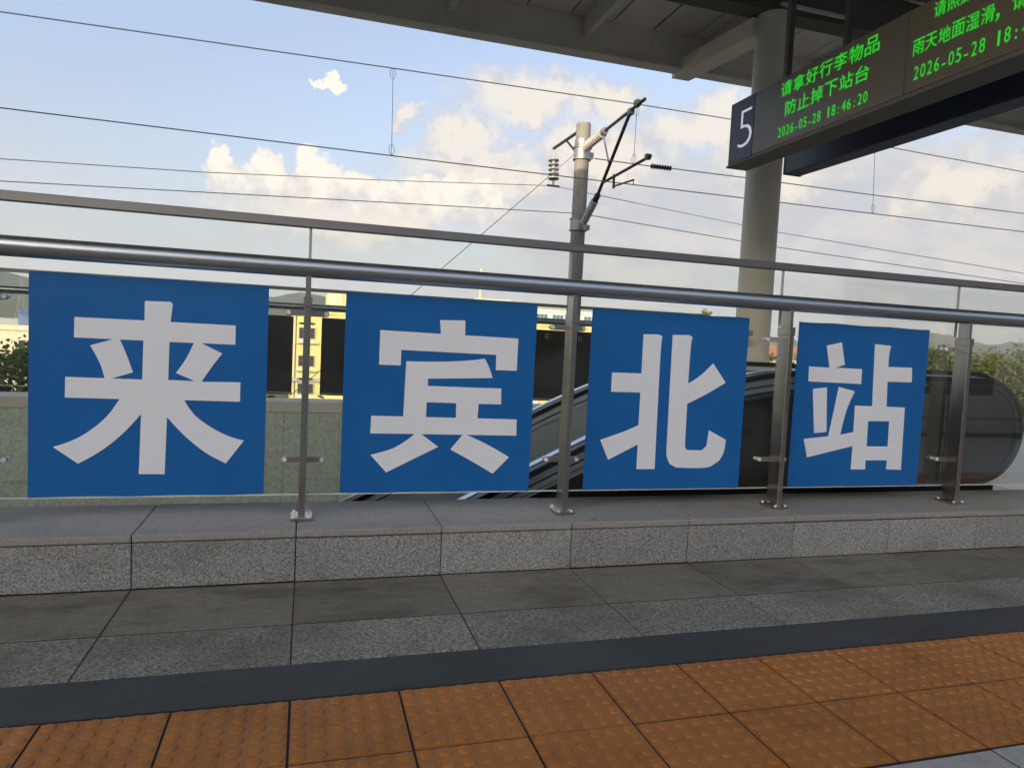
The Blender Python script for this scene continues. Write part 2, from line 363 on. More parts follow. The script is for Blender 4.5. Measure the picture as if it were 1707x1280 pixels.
for j in range(ny):
    t = j/(ny-1)
    for i in range(nx):
        u = -1250 + 3450*i/(nx-1)
        d = 620 + 620*t; x = u*d/900
        prof = math.sin(math.pi*min(1, t*1.08))**1.0 if t < 0.926 else 0
        n = 5*(vnoise(u/38, 1)-0.5) + 3*(vnoise(u/13, 2)-0.5) + 6*(vnoise(u/60+j*0.7, 3)-0.5)*prof + 2.5*(vnoise(u/7+j*3.1, 4)-0.5)
        h = (ridge(u)*d/900 + n) * prof
        hm.v.append((x, d, -8 + h))
for j in range(ny-1):
    for i in range(nx-1):
        a = j*nx+i; hm.f.append((a, a+1, a+nx+1, a+nx))
struct(obj('hills', hm, 'hill', smooth=True))
# railway embankment under platform and tracks
em = MB(); prof = [(-95, -7.05), (-90, -1.555), (16.9, -1.55), (17.4, -1.9), (25, -7.05)]
for x in (-260, 320):
    for y, z in prof: em.v.append((x, y, z))
for i in range(4): em.f.append((i, i+1, i+6, i+5))
struct(obj('embankment', em, 'field'))
bl = MB(); bl.v = [(-200, 10.95, -1.50), (260, 10.95, -1.50), (260, 15.6, -1.50), (-200, 15.6, -1.50)]; bl.f = [(0, 1, 2, 3)]
struct(obj('track_bed', bl, 'ballast'))
sb = MB()
for i in range(9):
    sb.box(61+i*1.5, 62.6+i*1.5, 40.5+0.3*math.sin(i*2), 42, -7, -1.1+0.5*math.sin(i*1.7))
struct(obj('soil_bank', sb, 'soil', bevel=0.3))

# ------------------------------------------------------------------ platform
PX0, PX1 = -14.0, 26.0
pb = MB(); pb.box(PX0-60, PX1+80, -1.55, 3.398, -1.5, -0.0026).box(PX0-60, PX1+80, 8.165, 10.75, -1.5, -0.0026).box(4.42, PX1+80, 3.398, 8.098, -1.5, -0.0026)
platform = struct(obj('platform', pb, 'joint'))
def slab(name, w, d, t, g, bev=0.002):
    return MB().box(g, w-g, g, d-g, -t, 0).mesh(name, bevel=bev)
X0T = -0.615; GX = -0.618
# tactile paving: 300 mm tiles with 6 x 6 flat-topped domes
tb = MB(); tb.box(0.0034, 0.2966, 0.0034, 0.2966, -0.03, 0)
for i in range(6):
    for j in range(6):
        cx, cy = 0.025+0.05*i, 0.025+0.05*j; n = 8; i0 = len(tb.v)
        for r_, z in ((0.0185, 0.0), (0.0168, 0.0045), (0.0130, 0.0060)):
            for q in range(n):
                an = 2*math.pi*(q+0.5)/n; tb.v.append((cx+r_*math.cos(an), cy+r_*math.sin(an), z))
        for l in range(2):
            for q in range(n):
                a = i0+l*n+q; b = i0+l*n+(q+1) % n; tb.f.append((a, b, b+n, a+n))
        tb.f.append(tuple(i0+2*n+q for q in range(n)))
tme = tb.mesh('tactile_tile', smooth=True)
def tile(name, me, m, x, y, z=0.0, par=platform, tilt=0.0015):
    o = link(name, me, m, par, (x, y, z + random.uniform(-tilt, tilt)*0.6))
    o.rotation_euler = (random.uniform(-tilt, tilt), random.uniform(-tilt, tilt), random.uniform(-tilt, tilt))
    return o
for kx in range(-10, 30):
    for r_ in (1, 2):
        tile('tactile_tile', tme, 'tactile', X0T+0.3*kx, 1.954-0.3*r_)
for kx in range(-12, 40):
    for r_ in (0, 1):
        tile('tactile_tile', tme, 'tactile', X0T+0.3*kx, 9.55+0.3*r_)
sA = slab('granite_slab', 0.6, 2.904-2.4855, 0.03, 0.0022); sB = slab('granite_slab', 0.6, 2.480-2.175, 0.03, 0.0022)
sF = slab('granite_slab', 0.6, 0.47, 0.03, 0.002); sE = slab('edge_slab', 0.6, 0.6, 0.03, 0.002, 0.003); sP = slab('floor_tile', 0.6, 0.6, 0.03, 0.0025)
for kx in range(-7, 17):
    tile('granite_slab', sA, 'floor_granite_worn', GX+0.6*kx, 2.4855)
    tile('granite_slab', sB, 'floor_granite', GX+0.6*kx, 2.175)
    tile('granite_slab', sF, 'floor_granite', GX+0.6*kx, 8.60); tile('granite_slab', sF, 'floor_granite', GX+0.6*kx, 9.07)
    for r_ in range(4): tile('edge_slab', sE, 'edge_stone', X0T+0.6*kx, 1.352-0.6*(r_+1))
    tile('edge_slab', sE, 'edge_stone', X0T+0.6*kx, 10.155)
for kx in range(0, 26):
    for r_ in range(8):
        if 4.60+0.6*kx < 17: tile('floor_tile', sP, 'pale_tile', 4.44+0.6*kx, 3.40+0.585*r_)
db = MB(); db.box(PX0, PX1, 1.964, 2.173, -0.03, -0.001)
o = obj('dark_stone_band', db, 'dark_band', platform)

# ------------------------------------------------------------------ stairwell kerbs and far lining wall
def kerb(name, yf, s, wallmat, copmat):
    """yf: face towards the walkway, s: +1 if the pit lies at larger Y"""
    ya, yb = sorted((yf+s*0.022, yf+s*0.478))
    core = MB().box(PX0, PX1, ya, yb, -0.029, 0.0965 if s < 0 else 0.176)
    w = struct(obj(name, core, 'joint'))
    pm = MB().box(0.002, 0.598, 0, 0.02, 0.001, 0.098 if s < 0 else 0.178).mesh('kerb_panel', bevel=0.0015)
    cm = MB().box(0.0018, 0.5982, 0, 0.496, 0.100 if s < 0 else 0.183, 0.213).mesh('coping_slab', bevel=0.004)
    for kx in range(-9, 19):
        x = GX+0.6*kx
        o = link('kerb_panel', pm, wallmat, w, (x, yf if s > 0 else yf-0.02, random.uniform(-0.0015, 0.0015)))
        o = link('coping_slab', cm, copmat, w, (x, yf-0.006 if s > 0 else yf-0.49, random.uniform(-0.0012, 0.0012)))
    return w
kerb('near_kerb', 2.908, 1, 'granite_flamed', 'granite_honed')
fk = kerb('far_kerb', 8.59, -1, 'granite_flamed', 'coping_far')
# far lining wall of the stairwell, granite panels down into the pit
lw = struct(obj('stairwell_wall', MB().box(PX0, 4.4, 8.125, 8.16, -5.6, -0.03), 'joint'))
lm = MB().box(0.0015, 0.5985, -0.02, 0.0, 0.0015, 0.7485).mesh('wall_panel', bevel=0.001)
for kx in range(-12, 8):
    for r_ in range(5):
        link('wall_panel', lm, 'wall_granite', lw, (GX+0.6*kx+0.4, 8.125, 0.097-0.75*(r_+1)))
struct(obj('pit_floor', MB().box(PX0, 4.4, 3.42, 8.1, -5.7, -5.6), 'concrete'))
nw = struct(obj('stairwell_near_wall', MB().box(PX0, 4.4, 3.40, 3.44, -5.6, -0.031), 'concrete'))
struct(obj('stairwell_end_wall', MB().box(4.36, 4.419, 3.45, 8.09, -5.6, -0.031), 'concrete'))

# ------------------------------------------------------------------ glass railings
def railing(label, yp, s, x_first, x_last, over=0.35):
    """yp: post line, s=+1 when the glass hangs on the +Y side of the posts"""
    t = thing('glass_railing', label, 'railing', (0, yp, 0.213))
    L = (0, yp, 0.213)
    def P(name, mb, m, par=None, **kw):
        return obj(name, local(mb, L), m, par or t, **kw)
    def Y(a, b):
        a, b = yp+s*a, yp+s*b
        return (min(a, b), max(a, b))
    xs = [1.2*i for i in range(x_first, x_last+1)]
    xa, xb = xs[0]-0.35, xs[-1]+over
    P('handrail', MB().tube([(xa, yp, 1.286), (xb, yp, 1.286)], 0.040, 28), 'steel_tube', smooth=True)
    P('top_channel', MB().box(xa, xs[-1]+0.35, *Y(0.046, 0.084), 1.462, 1.500), 'steel_channel', bevel=0.003)
    proto = None
    pm = {}
    def part(nm, mb, m, bev=0.0, sm=False):
        pm[nm] = (local(mb, (0, yp, 0.213)).mesh(nm, sm, bev), m)
    part('post', MB().box(-0.0145, 0.0145, yp-0.045, yp+0.045, 0.225, 1.135), 'steel', 0.002)
    part('collar', MB().box(-0.018, 0.018, yp-0.0485, yp+0.0485, 1.120, 1.162), 'steel', 0.002)
    part('stem', MB().box(-0.011, 0.011, yp-0.035, yp+0.035, 1.162, 1.250), 'steel', 0.001)
    part('base_plate', MB().box(-0.045, 0.045, yp-0.062, yp+0.062, 0.2145, 0.2265), 'steel', 0.002)
    pm['anchor_bolt'] = (MB().tube([(0, 0, 0), (0, 0, 0.008)], 0.007, 8).mesh('anchor_bolt', True), 'trim_bright')
    cl = MB(); a, b = Y(0.0455, 0.0515)
    n = 10; zc = 0.0
    outl = [(0.078+0.013*math.cos(th), 0.013*math.sin(th)) for th in [(-90+18*i)*math.pi/180 for i in range(11)]] + [(-0.078-0.013*math.cos(th), -0.013*math.sin(th)) for th in [(-90+18*i)*math.pi/180 for i in range(11)]]
    i0 = 0; m_ = len(outl)
    for yy in (a-yp, b-yp):
        for x, z in outl: cl.v.append((x, yy, z))
    cl.f = [tuple(range(m_)), tuple(range(2*m_-1, m_-1, -1))] + [(i, (i+1) % m_, m_+(i+1) % m_, m_+i) for i in range(m_)]
    pm['clamp'] = (cl.mesh('clamp', True), 'steel')
    pm['clamp_bolt'] = (MB().tube([(0, s*0.036, 0), (0, s*0.082, 0)], 0.0095, 10).mesh('clamp_bolt', True), 'trim_bright')
    for x in xs:
        p = link('post', *pm['post'], t, (x, 0, 0))
        p.rotation_euler.z = random.uniform(-0.03, 0.03)
        for q in ('collar', 'stem', 'base_plate'): link(q, *pm[q], p)
        for bx in (-0.031, 0.031):
            for by in (-0.052, 0.052): link('anchor_bolt', *pm['anchor_bolt'], p, (bx, by, 0.0135))
        for z in (1.096, 0.460):
            link('clamp', *pm['clamp'], p, (0, 0, z-0.213))
            for bx in (-0.078, 0.078): link('clamp_bolt', *pm['clamp_bolt'], p, (bx, 0, z-0.213))
    ya, yb = Y(0.059, 0.071)
    gme = local(MB().box(0.006, 1.194, ya, yb, 0.302, 1.466), L).mesh('glass_panel', bevel=0.0008)
    sme = local(MB().box(-0.0055, 0.0055, ya+0.0015, yb-0.0015, 1.168, 1.462), L).mesh('joint_sealant')
    for x in xs[:-1]: link('glass_panel', gme, 'clear_glass', t, (x+0.003, 0, 0))
    eme = local(MB().box(0.008, 1.192, ya-0.0005, yb+0.0005, 0.2995, 0.3035), L).mesh('edge_bead')
    for x in xs[:-1]: link('edge_bead', eme, 'glass_edge', t, (x+0.003, 0, 0))
    for x in xs[1:-1]: link('joint_sealant', sme, 'silicone', t, (x+0.003, 0, 0))
    return t
railing('near stainless steel and glass railing on the granite kerb, carrying the blue character posters', 3.10, 1, -7, 7)
railing('far glass railing across the stairwell, carrying the black poster backs', 8.395, -1, -10, 4, 1.13)

# ------------------------------------------------------------------ station name posters
CH = {
'lai': [([(-0.033, 1.109), (0.064, 1.111), (0.071, 1.101), (0.064, 1.029), (0.314, 1.028), (0.314, 0.947), (0.183, 0.947), (0.264, 0.908), (0.223, 0.848), (0.186, 0.787), (0.338, 0.789), (0.338, 0.706), (0.121, 0.708), (0.163, 0.646), (0.228, 0.595), (0.294, 0.56), (0.358, 0.54), (0.288, 0.442), (0.206, 0.489), (0.125, 0.559), (0.057, 0.636), (0.052, 0.397), (-0.045, 0.398), (-0.04, 0.647), (-0.107, 0.565), (-0.181, 0.497), (-0.266, 0.442), (-0.355, 0.51), (-0.292, 0.534), (-0.234, 0.57), (-0.168, 0.632), (-0.12, 0.707), (-0.315, 0.708), (-0.314, 0.791), (-0.175, 0.79), (-0.192, 0.849), (-0.228, 0.92), (-0.148, 0.948), (-0.285, 0.949), (-0.284, 1.03), (-0.033, 1.03)], [[(0.061, 0.947), (0.153, 0.947), (0.123, 0.878), (0.087, 0.82), (0.159, 0.789), (0.059, 0.79)], [(-0.036, 0.948), (-0.121, 0.948), (-0.096, 0.886), (-0.072, 0.817), (-0.149, 0.79), (-0.038, 0.789)]])],
'bin': [([(-0.023, 1.099), (0.095, 1.104), (0.097, 1.036), (0.354, 1.033), (0.354, 0.881), (0.251, 0.881), (0.25, 0.952), (-0.193, 0.956), (-0.193, 0.886), (-0.29, 0.886), (-0.29, 1.04), (-0.016, 1.037)], []),
 ([(-0.169, 0.906), (-0.034, 0.909), (0.086, 0.917), (0.151, 0.925), (0.195, 0.933), (0.219, 0.892), (0.238, 0.843), (-0.067, 0.83), (-0.066, 0.797), (0.283, 0.795), (0.285, 0.72), (0.176, 0.72), (0.174, 0.652), (0.366, 0.65), (0.368, 0.572), (0.125, 0.574), (0.227, 0.529), (0.337, 0.469), (0.26, 0.39), (0.154, 0.45), (0.051, 0.505), (0.106, 0.574), (-0.086, 0.575), (-0.006, 0.517), (-0.24, 0.399), (-0.313, 0.479), (-0.215, 0.509), (-0.154, 0.546), (-0.118, 0.576), (-0.317, 0.576), (-0.316, 0.656), (-0.173, 0.655)], [[(-0.068, 0.722), (0.069, 0.721), (0.071, 0.653), (-0.069, 0.654)]])],
'bei': [([(-0.164, 1.086), (-0.077, 1.089), (-0.058, 1.08), (-0.063, 1.027), (-0.061, 0.78), (-0.056, 0.408), (-0.158, 0.408), (-0.159, 0.533), (-0.316, 0.456), (-0.365, 0.555), (-0.242, 0.597), (-0.161, 0.631), (-0.162, 0.795), (-0.322, 0.795), (-0.322, 0.89), (-0.162, 0.891)], []),
 ([(-0.001, 1.091), (0.093, 1.095), (0.112, 1.085), (0.106, 1.045), (0.104, 0.848), (0.174, 0.893), (0.242, 0.957), (0.323, 0.859), (0.214, 0.797), (0.106, 0.744), (0.109, 0.522), (0.121, 0.506), (0.209, 0.505), (0.235, 0.528), (0.243, 0.61), (0.347, 0.561), (0.339, 0.493), (0.314, 0.449), (0.266, 0.419), (0.216, 0.412), (0.067, 0.415), (0.028, 0.434), (0.01, 0.469), (0.005, 0.502)], [])],
'zhan': [([(-0.258, 1.08), (-0.161, 1.102), (-0.129, 0.981), (-0.187, 0.962), (-0.012, 0.961), (-0.009, 0.878), (-0.36, 0.882), (-0.362, 0.963), (-0.229, 0.961)], []),
 ([(-0.326, 0.842), (-0.236, 0.854), (-0.216, 0.609), (-0.297, 0.601)], []),
 ([(-0.158, 0.858), (-0.048, 0.837), (-0.094, 0.729), (-0.123, 0.594), (-0.036, 0.61), (-0.039, 0.758), (0.078, 0.756), (0.063, 1.102), (0.174, 1.098), (0.166, 1.038), (0.168, 0.98), (0.335, 0.981), (0.341, 0.898), (0.17, 0.897), (0.178, 0.756), (0.307, 0.754), (0.317, 0.396), (0.211, 0.399), (0.211, 0.451), (0.063, 0.451), (0.065, 0.4), (-0.033, 0.4), (-0.035, 0.531), (-0.331, 0.468), (-0.361, 0.569), (-0.202, 0.585), (-0.182, 0.706)], [[(0.059, 0.673), (0.205, 0.673), (0.209, 0.53), (0.062, 0.53)]])]}
def smooth_ring(r):
    n = len(r); V = [Vector(p) for p in r]; sm = []
    for i in range(n):
        a = V[i]-V[i-1]; b = V[(i+1) % n]-V[i]
        sm.append(a.length > 1e-6 and b.length > 1e-6 and a.angle(b) < R(24))
    out = []
    for i in range(n):
        j = (i+1) % n; out.append(tuple(V[i]))
        if sm[i] or sm[j]:
            L = (V[j]-V[i])
            t0 = (V[j]-V[i-1]).normalized()*L.length if sm[i] else L
            t1 = (V[(j+1) % n]-V[i]).normalized()*L.length if sm[j] else L
            if not sm[i]: t0 = L*1.5-t1*0.5
            if not sm[j]: t1 = L*1.5-t0*0.5
            for q in range(1, 6):
                t = q/6; p = V[i]*(2*t**3-3*t*t+1)+t0*(t**3-2*t*t+t)+V[j]*(-2*t**3+3*t*t)+t1*(t**3-t*t); out.append(tuple(p))
    return out
def fill_curve(polys, ext):
    cu = bpy.data.curves.new('fill', 'CURVE'); cu.dimensions = '2D'; cu.fill_mode = 'BOTH'; cu.extrude = ext
    for o_, hs in polys:
        for ring in [o_]+hs:
            ring = smooth_ring(ring)
            sp = cu.splines.new('POLY'); sp.points.add(len(ring)-1); sp.use_cyclic_u = True
            for p, (x, z) in zip(sp.points, ring): p.co = (x, z, 0, 1)
    return mesh_of(cu)
def mesh_of(cu):
    tmp = bpy.data.objects.new('tmp', cu); C.objects.link(tmp)
    dg = bpy.context.evaluated_depsgraph_get()
    me = bpy.data.meshes.new_from_object(tmp.evaluated_get(dg))
    bpy.data.objects.remove(tmp); bpy.data.curves.remove(cu); return me
def poster(label, cx, key, yf, x_half=0.4425, group=None):
    t = thing('station_name_poster', label, 'poster', (cx, yf, 0.307), group)
    pm = MB(); nx = 12
    # vinyl sheet, very slightly wavy
    for s_, yy in ((0, 0.0), (1, 0.0025)):
        for j in (0, 1):
            for i in range(nx+1):
                x = -x_half + 2*x_half*i/nx
                w = 0.0006*math.sin(i*2.1+cx*7) if s_ == 0 else 0
                zz = (0.893 if j else 0) + 0.002*math.sin(i*1.3+cx*3+j)
                pm.v.append((x, yy+w, zz))
    n_ = nx+1
    for i in range(nx):
        pm.f += [(i, i+1, n_+i+1, n_+i), (2*n_+i, 3*n_+i, 3*n_+i+1, 2*n_+i+1), (n_+i, n_+i+1, 3*n_+i+1, 3*n_+i), (i, 2*n_+i, 2*n_+i+1, i+1)]
    pm.f += [(0, n_, 3*n_, 2*n_), (nx, 2*n_+nx, 3*n_+nx, n_+nx)]
    obj('sheet', pm, 'poster_blue', t)
    me = fill_curve(CH[key], 0.0006)
    me.transform(Matrix.Translation((0, -0.0022, -0.307)) @ Matrix.Rotation(R(90), 4, 'X'))
    link('character', me, 'poster_white', t)
    return t
poster('blue poster with the white character 来, leftmost of the four on the near railing', -0.6025, 'lai', 3.1562)
poster('blue poster with white character 宾, just right of the first railing post', 0.6025, 'bin', 3.1562)
poster('blue poster with white character 北, between the second and third railing posts', 1.770, 'bei', 3.1562)
poster('blue poster with white character 站, rightmost on the near railing', 2.964, 'zhan', 3.1562)
for cx, lb in ((-0.592, 'black back of a poster on the far railing, seen left of the first railing post'), (0.602, 'black back of a poster on the far railing, seen right of the first railing post'),
               (1.80, 'black back of a poster on the far railing, seen around the second railing post'), (3.105, 'black back of a poster on the far railing, above the escalator')):
    b = MB().box(-0.4425, 0.4425, 0, 0.003, 0, 0.893)
    po = tag(obj('poster_back', b, 'poster_back', loc=(cx, 8.339, 0.28)), lb, 'poster', 'posters on the far railing')
    for ex, ez in ((0.25, 0.80), (-0.2, 0.82)) if cx > 3 else ():
        ring = [(ex+0.022*math.cos(q*math.pi/6), -0.006, ez+0.026*math.sin(q*math.pi/6)) for q in range(12)]
        obj('cable_tie', MB().tube(ring, 0.005, 5), 'silicone', po)

# ------------------------------------------------------------------ escalator
esc = thing('escalator', 'escalator with black handrails and dark side panels in the stairwell', 'escalator', (4.2, 4.2, 0))
EL_ = (4.2, 4.2, 0)
def curve_path(x_on, z_on, x_flat, z_flat, cx, cz, rr, ang=26.0, x_start=-5.5, bottom=True):
    """inclined run through (x_on,z_on), smooth bend to level, rounded newel end"""
    tan = math.tan(R(ang)); pts = []
    # arc radius so that the incline blends to the level at z_flat
    # incline line: z = z_on + tan*(x-x_on)
    xi = x_on + (z_flat-z_on)/tan; L = x_flat-xi
    xb = xi - L*math.cos(R(ang)); zb = z_flat - L*math.sin(R(ang))
    for i in range(14):
        x = x_start + (xb-x_start)*i/14; pts.append((x, z_on+tan*(x-x_on)))
    for i in range(13):          # quadratic bend
        t = i/12; pts.append(((1-t)**2*xb+2*t*(1-t)*xi+t*t*x_flat, (1-t)**2*zb+2*t*(1-t)*z_flat+t*t*z_flat))
    for i in range(1, 6): pts.append((x_flat+(cx-x_flat)*i/6, z_flat))
    for i in range(0, 25):
        a = R(90 - 180*i/24); pts.append((cx+rr*math.cos(a), cz+rr*math.sin(a)))
    if bottom: pts.append((cx-0.25, cz-rr))
    return pts
def E(nm, mb, m, par=None, **kw): return obj(nm, local(mb, EL_), m, par or esc, **kw)
NY, FY = 3.70, 4.82
near = curve_path(1.53, 0.447, 3.1, 0.925, 4.50, 0.560, 0.365)
far = curve_path(1.60, 0.505, 3.3, 0.948, 5.74, 0.583, 0.365)
for pth, y, nm in ((near, NY, 'near'), (far, FY, 'far')):
    E('handrail', MB().strip(pth, 0.040, -0.034, 0.0, y), 'black_rubber', bevel=0.006)
    up_ = pth[:30]
    E('handrail_guide', MB().strip(up_, 0.026, -0.072, -0.0345, y), 'steel_escalator')
    E('guide_trim', MB().strip(up_, 0.030, -0.083, -0.0725, y), 'rail_dark')
    E('upper_rail', MB().strip(up_, 0.028, -0.112, -0.0835, y), 'steel_escalator')
    E('end_rail', MB().strip(pth[29:], 0.030, -0.060, -0.0345, y), 'rail_dark')
# bright steel strip added beside each handrail, standing for the highlight on its top
E('highlight_strip', MB().strip(near[:34], 0.032, -0.008, 0.004, NY+0.074), 'trim_metal')
E('highlight_strip', MB().strip(far[:24], 0.032, -0.008, 0.004, FY+0.074), 'trim_metal')
# near balustrade: dark glass panels; far balustrade: brushed panels facing us
def panels(pth, y, half, off0, depth_fn, cuts, m, nm):
    n = len(pth)
    top = []
    for j, (x, z) in enumerate(pth):
        off = off0 if j < 30 else min(off0, 0.061)
        a = pth[max(j-1, 0)]; b = pth[min(j+1, n-1)]; tx, tz = b[0]-a[0], b[1]-a[1]; Ln = math.hypot(tx, tz)
        top.append((x+tz/Ln*off, z-tx/Ln*off))
    # keep only the monotonic upper part, then add the round end separately
    up_ = [p for j, p in enumerate(top) if pth[j][0] <= pth[j][0] and (j == 0 or p[0] > top[j-1][0]+1e-6)]
    run = [up_[0]]
    for p in up_[1:]:
        if p[0] > run[-1][0]: run.append(p)
    def zt(x):
        for (x0, z0), (x1, z1) in zip(run, run[1:]):
            if x0 <= x <= x1: return z0+(z1-z0)*(x-x0)/(x1-x0)
        return run[-1][1]
    xe = run[-1][0]
    cuts = [c for c in cuts if c < xe-0.05]+[xe]
    for c0, c1 in zip(cuts, cuts[1:]):
        mb = MB(); K = 14
        xs_ = [c0+0.003+(c1-c0-0.006)*i/K for i in range(K+1)]
        for yy in (y-half, y+half):
            for x in xs_: mb.v.append((x, yy, zt(x)))
            for x in xs_: mb.v.append((x, yy, min(depth_fn(x), zt(x)-0.002)))
        q = K+1
        for i in range(K):
            mb.f += [(i, q+i, q+i+1, i+1), (2*q+i, 2*q+i+1, 3*q+i+1, 3*q+i), (i, i+1, 2*q+i+1, 2*q+i), (q+i, 3*q+i, 3*q+i+1, q+i+1)]
        mb.f += [(0, 2*q, 3*q, q), (K, q+K, 3*q+K, 2*q+K)]
        E(nm, mb, m)
def near_bottom(x):
    if x < 3.3: return max(-5.4, -1.1+math.tan(R(26))*(x-3.3)-0.0) if x < 1.2 else -1.1+ (x-1.2)*0.1
    cx, cz, rr = 4.50, 0.560, 0.304
    if x > cx: return cz-math.sqrt(max(0, rr*rr-(x-cx)**2))
    return 0.20 if x > 3.6 else -1.0
panels(near, NY-0.01, 0.012, 0.112, near_bottom, [-5.4, -3.0, -1.8, -0.6, 0.6, 1.8, 3.0, 3.62, 4.28], 'dark_panel', 'side_panel')
def far_bottom(x):
    if x < 3.2: return 0.948-0.02-0.62-math.tan(R(26))*max(0, (2.55-x)) if x < 2.55 else 0.31
    if x > 5.74: return 0.583-math.sqrt(max(0, 0.304**2-(x-5.74)**2))
    return 0.22
panels(far, FY, 0.012, 0.112, far_bottom, [-5.4, -3.0, -1.8, -0.6, 0.6, 1.8, 3.0, 4.2, 5.3], 'steel_escalator', 'inner_panel')
# skirt deck strips and truss cladding
sk = [(x, z-0.13) for x, z in near[:27]]
E('outer_trim', MB().strip(sk, 0.024, -0.012, 0.002, NY-0.055), 'trim_metal')
dk = [(x, z-0.80) for x, z in far[:27]]
E('deck_strip', MB().strip(dk, 0.05, -0.05, 0.0, FY), 'steel_escalator')
dk2 = [(x, z-0.80) for x, z in near[:27]]
E('deck_strip', MB().strip(dk2, 0.05, -0.05, 0.0, NY+0.05), 'trim_metal')
E('base_plinth', MB().box(3.3, 4.60, NY-0.06, NY+0.10, 0.0, 0.194), 'black_rubber')
E('base_plinth', MB().box(3.3, 5.82, FY-0.06, FY+0.10, 0.0, 0.20), 'black_rubber')
E('landing_plate', MB().box(3.0, 5.6, NY+0.1, FY-0.06, -0.02, 0.006), 'steel_escalator')
for i in range(20):
    x = 2.9-0.4*i; z = 0.0-0.195*max(0, i-1)
    E('step', MB().box(x-0.4, x, NY+0.12, FY-0.08, z-0.35, z-0.02), 'dark_steel')
E('truss_side', MB().strip([(x, z-1.0) for x, z in near[:27]], 0.01, -1.0, 0.0, NY+0.03), 'dark_panel')

# ------------------------------------------------------------------ canopy and its column
CX0, CX1 = -48, 90
can = thing('platform_canopy', 'dark underside of the platform canopy overhead, with panelled ceiling and edge fascia', 'canopy', (6.2, 8.9, 6.0)); CL = (6.2, 8.9, 6.0)
def K_(nm, mb, m, **kw): return obj(nm, local(mb, CL), m, can, **kw)
K_('roof_deck', MB().box(CX0, CX1, 0.3, 11.2, 6.52, 6.62), 'canopy_paint')
K_('fascia', MB().box(CX0, CX1, 11.03, 11.20, 5.765, 6.518), 'canopy_paint', bevel=0.01)
K_('fascia_lip', MB().box(CX0, CX1, 10.93, 11.0295, 5.765, 5.80), 'canopy_paint')
K_('near_fascia', MB().box(CX0, CX1, 0.3, 0.47, 5.765, 6.518), 'canopy_paint')
K_('ridge_beam', MB().box(CX0, CX1, 8.74, 9.06, 5.83, 6.37), 'canopy_dark')
K_('ridge_beam', MB().box(CX0, CX1, 2.44, 2.76, 5.83, 6.37), 'canopy_dark')
cpa = local(MB().box(6.2+0.014, 6.2+0.736, 9.062, 11.025, 6.36, 6.385), CL).mesh('ceiling_panel', bevel=0.003)
cpb = local(MB().box(6.2+0.014, 6.2+0.736, 5.0, 8.735, 6.36, 6.385), CL).mesh('ceiling_panel', bevel=0.003)
cpc = local(MB().box(6.2+0.006, 6.2+0.744, 0.48, 4.985, 6.36, 6.385), CL).mesh('ceiling_panel', bevel=0.003)
for i in range(-12, 34):
    for me in (cpa, cpb): link('ceiling_panel', me, 'canopy_paint', can, (0.75*i, 0, random.uniform(-0.006, 0.006)))
for i in range(-10, 16): link('ceiling_panel', cpc, 'canopy_paint', can, (0.75*i, 0, 0))
br = MB(); q = [(11.26, 5.715), (8.95, 5.53), (8.95, 5.80), (11.26, 5.985)]
br_me = None
for xx in (-0.17, 0.17):
    for y, z in q: br.v.append((6.14+xx, y, z))
br.f = [(0, 1, 2, 3), (7, 6, 5, 4)] + [(i, (i+1) % 4, 4+(i+1) % 4, 4+i) for i in range(4)]
br_me = local(br, CL).mesh('bracket', bevel=0.008)
for i in range(-3, 8): link('bracket', br_me, 'canopy_paint', can, (9.0*i, 0, 0))
jm = local(MB().box(6.2-0.05, 6.2+0.05, 9.07, 11.02, 6.02, 6.355), CL).mesh('joist', bevel=0.004)
for i in range(-10, 22): link('joist', jm, 'canopy_paint', can, (0.28+2.25*i, 0, 0))
for i in range(-10, 22): link('joist', jm, 'canopy_paint', can, (0.62+9.0*i, 0, 0)) if -3 <= i <= 7 else None
K_('downpipe_clip', MB().box(5.55, 5.58, 10.90, 10.93, 5.95, 6.0).box(5.55, 5.58, 10.90, 10.93, 5.80, 5.84), 'trim_bright')
lsm = local(MB().box(6.2, 7.3, 8.60, 8.66, 5.86, 5.90), CL).mesh('light_strip', bevel=0.004)
for i in range(-8, 16): link('light_strip', lsm, 'edge_stone', can, (1.9*i, 0, 0))
K_('cable_tray', MB().box(CX0, CX1, 8.15, 8.28, 6.12, 6.20), 'canopy_dark')
col = thing('canopy_column', 'round beige steel column holding up the canopy behind the number 5 sign', 'column', (6.30, 8.9, 0))
obj('shaft', MB().tube([(0, 0, 0.0), (0, 0, 5.829)], 0.25, 40), 'column_paint', col, smooth=True)
obj('base_collar', MB().tube([(0, 0, 0.0), (0, 0, 0.12)], 0.29, 40), 'steel', col, smooth=True)

# ------------------------------------------------------------------ hanging LED sign
def text_mesh(s, size, ext=0.002, offset=0.0, align='LEFT', bevel=0.0):
    cu = bpy.data.curves.new('t', 'FONT'); cu.body = s; cu.size = size; cu.extrude = ext; cu.offset = offset; cu.bevel_depth = bevel; cu.bevel_resolution = 0
    cu.align_x = align; cu.align_y = 'BOTTOM_BASELINE'; cu.resolution_u = 3
    return mesh_of(cu)
def fit(me, w, h):
    xs = [v.co.x for v in me.vertices]; ys = [v.co.y for v in me.vertices]
    sx = w/(max(xs)-min(xs)); sy = h/(max(ys)-min(ys))
    me.transform(Matrix.Diagonal((sx, sy, 1, 1)) @ Matrix.Translation((-min(xs), -min(ys), 0)))
    return me
sign = thing('led_display_sign', 'hanging platform sign with number 5 and green LED text facing us', 'display sign', (4.66, 5.0, 3.84)); SL = (4.66, 5.0, 3.84)
TOLEFT = Matrix(((0, 0, -1, 0), (-1, 0, 0, 0), (0, 1, 0, 0), (0, 0, 0, 1)))     # text x -> -Y, y -> Z, front -> -X
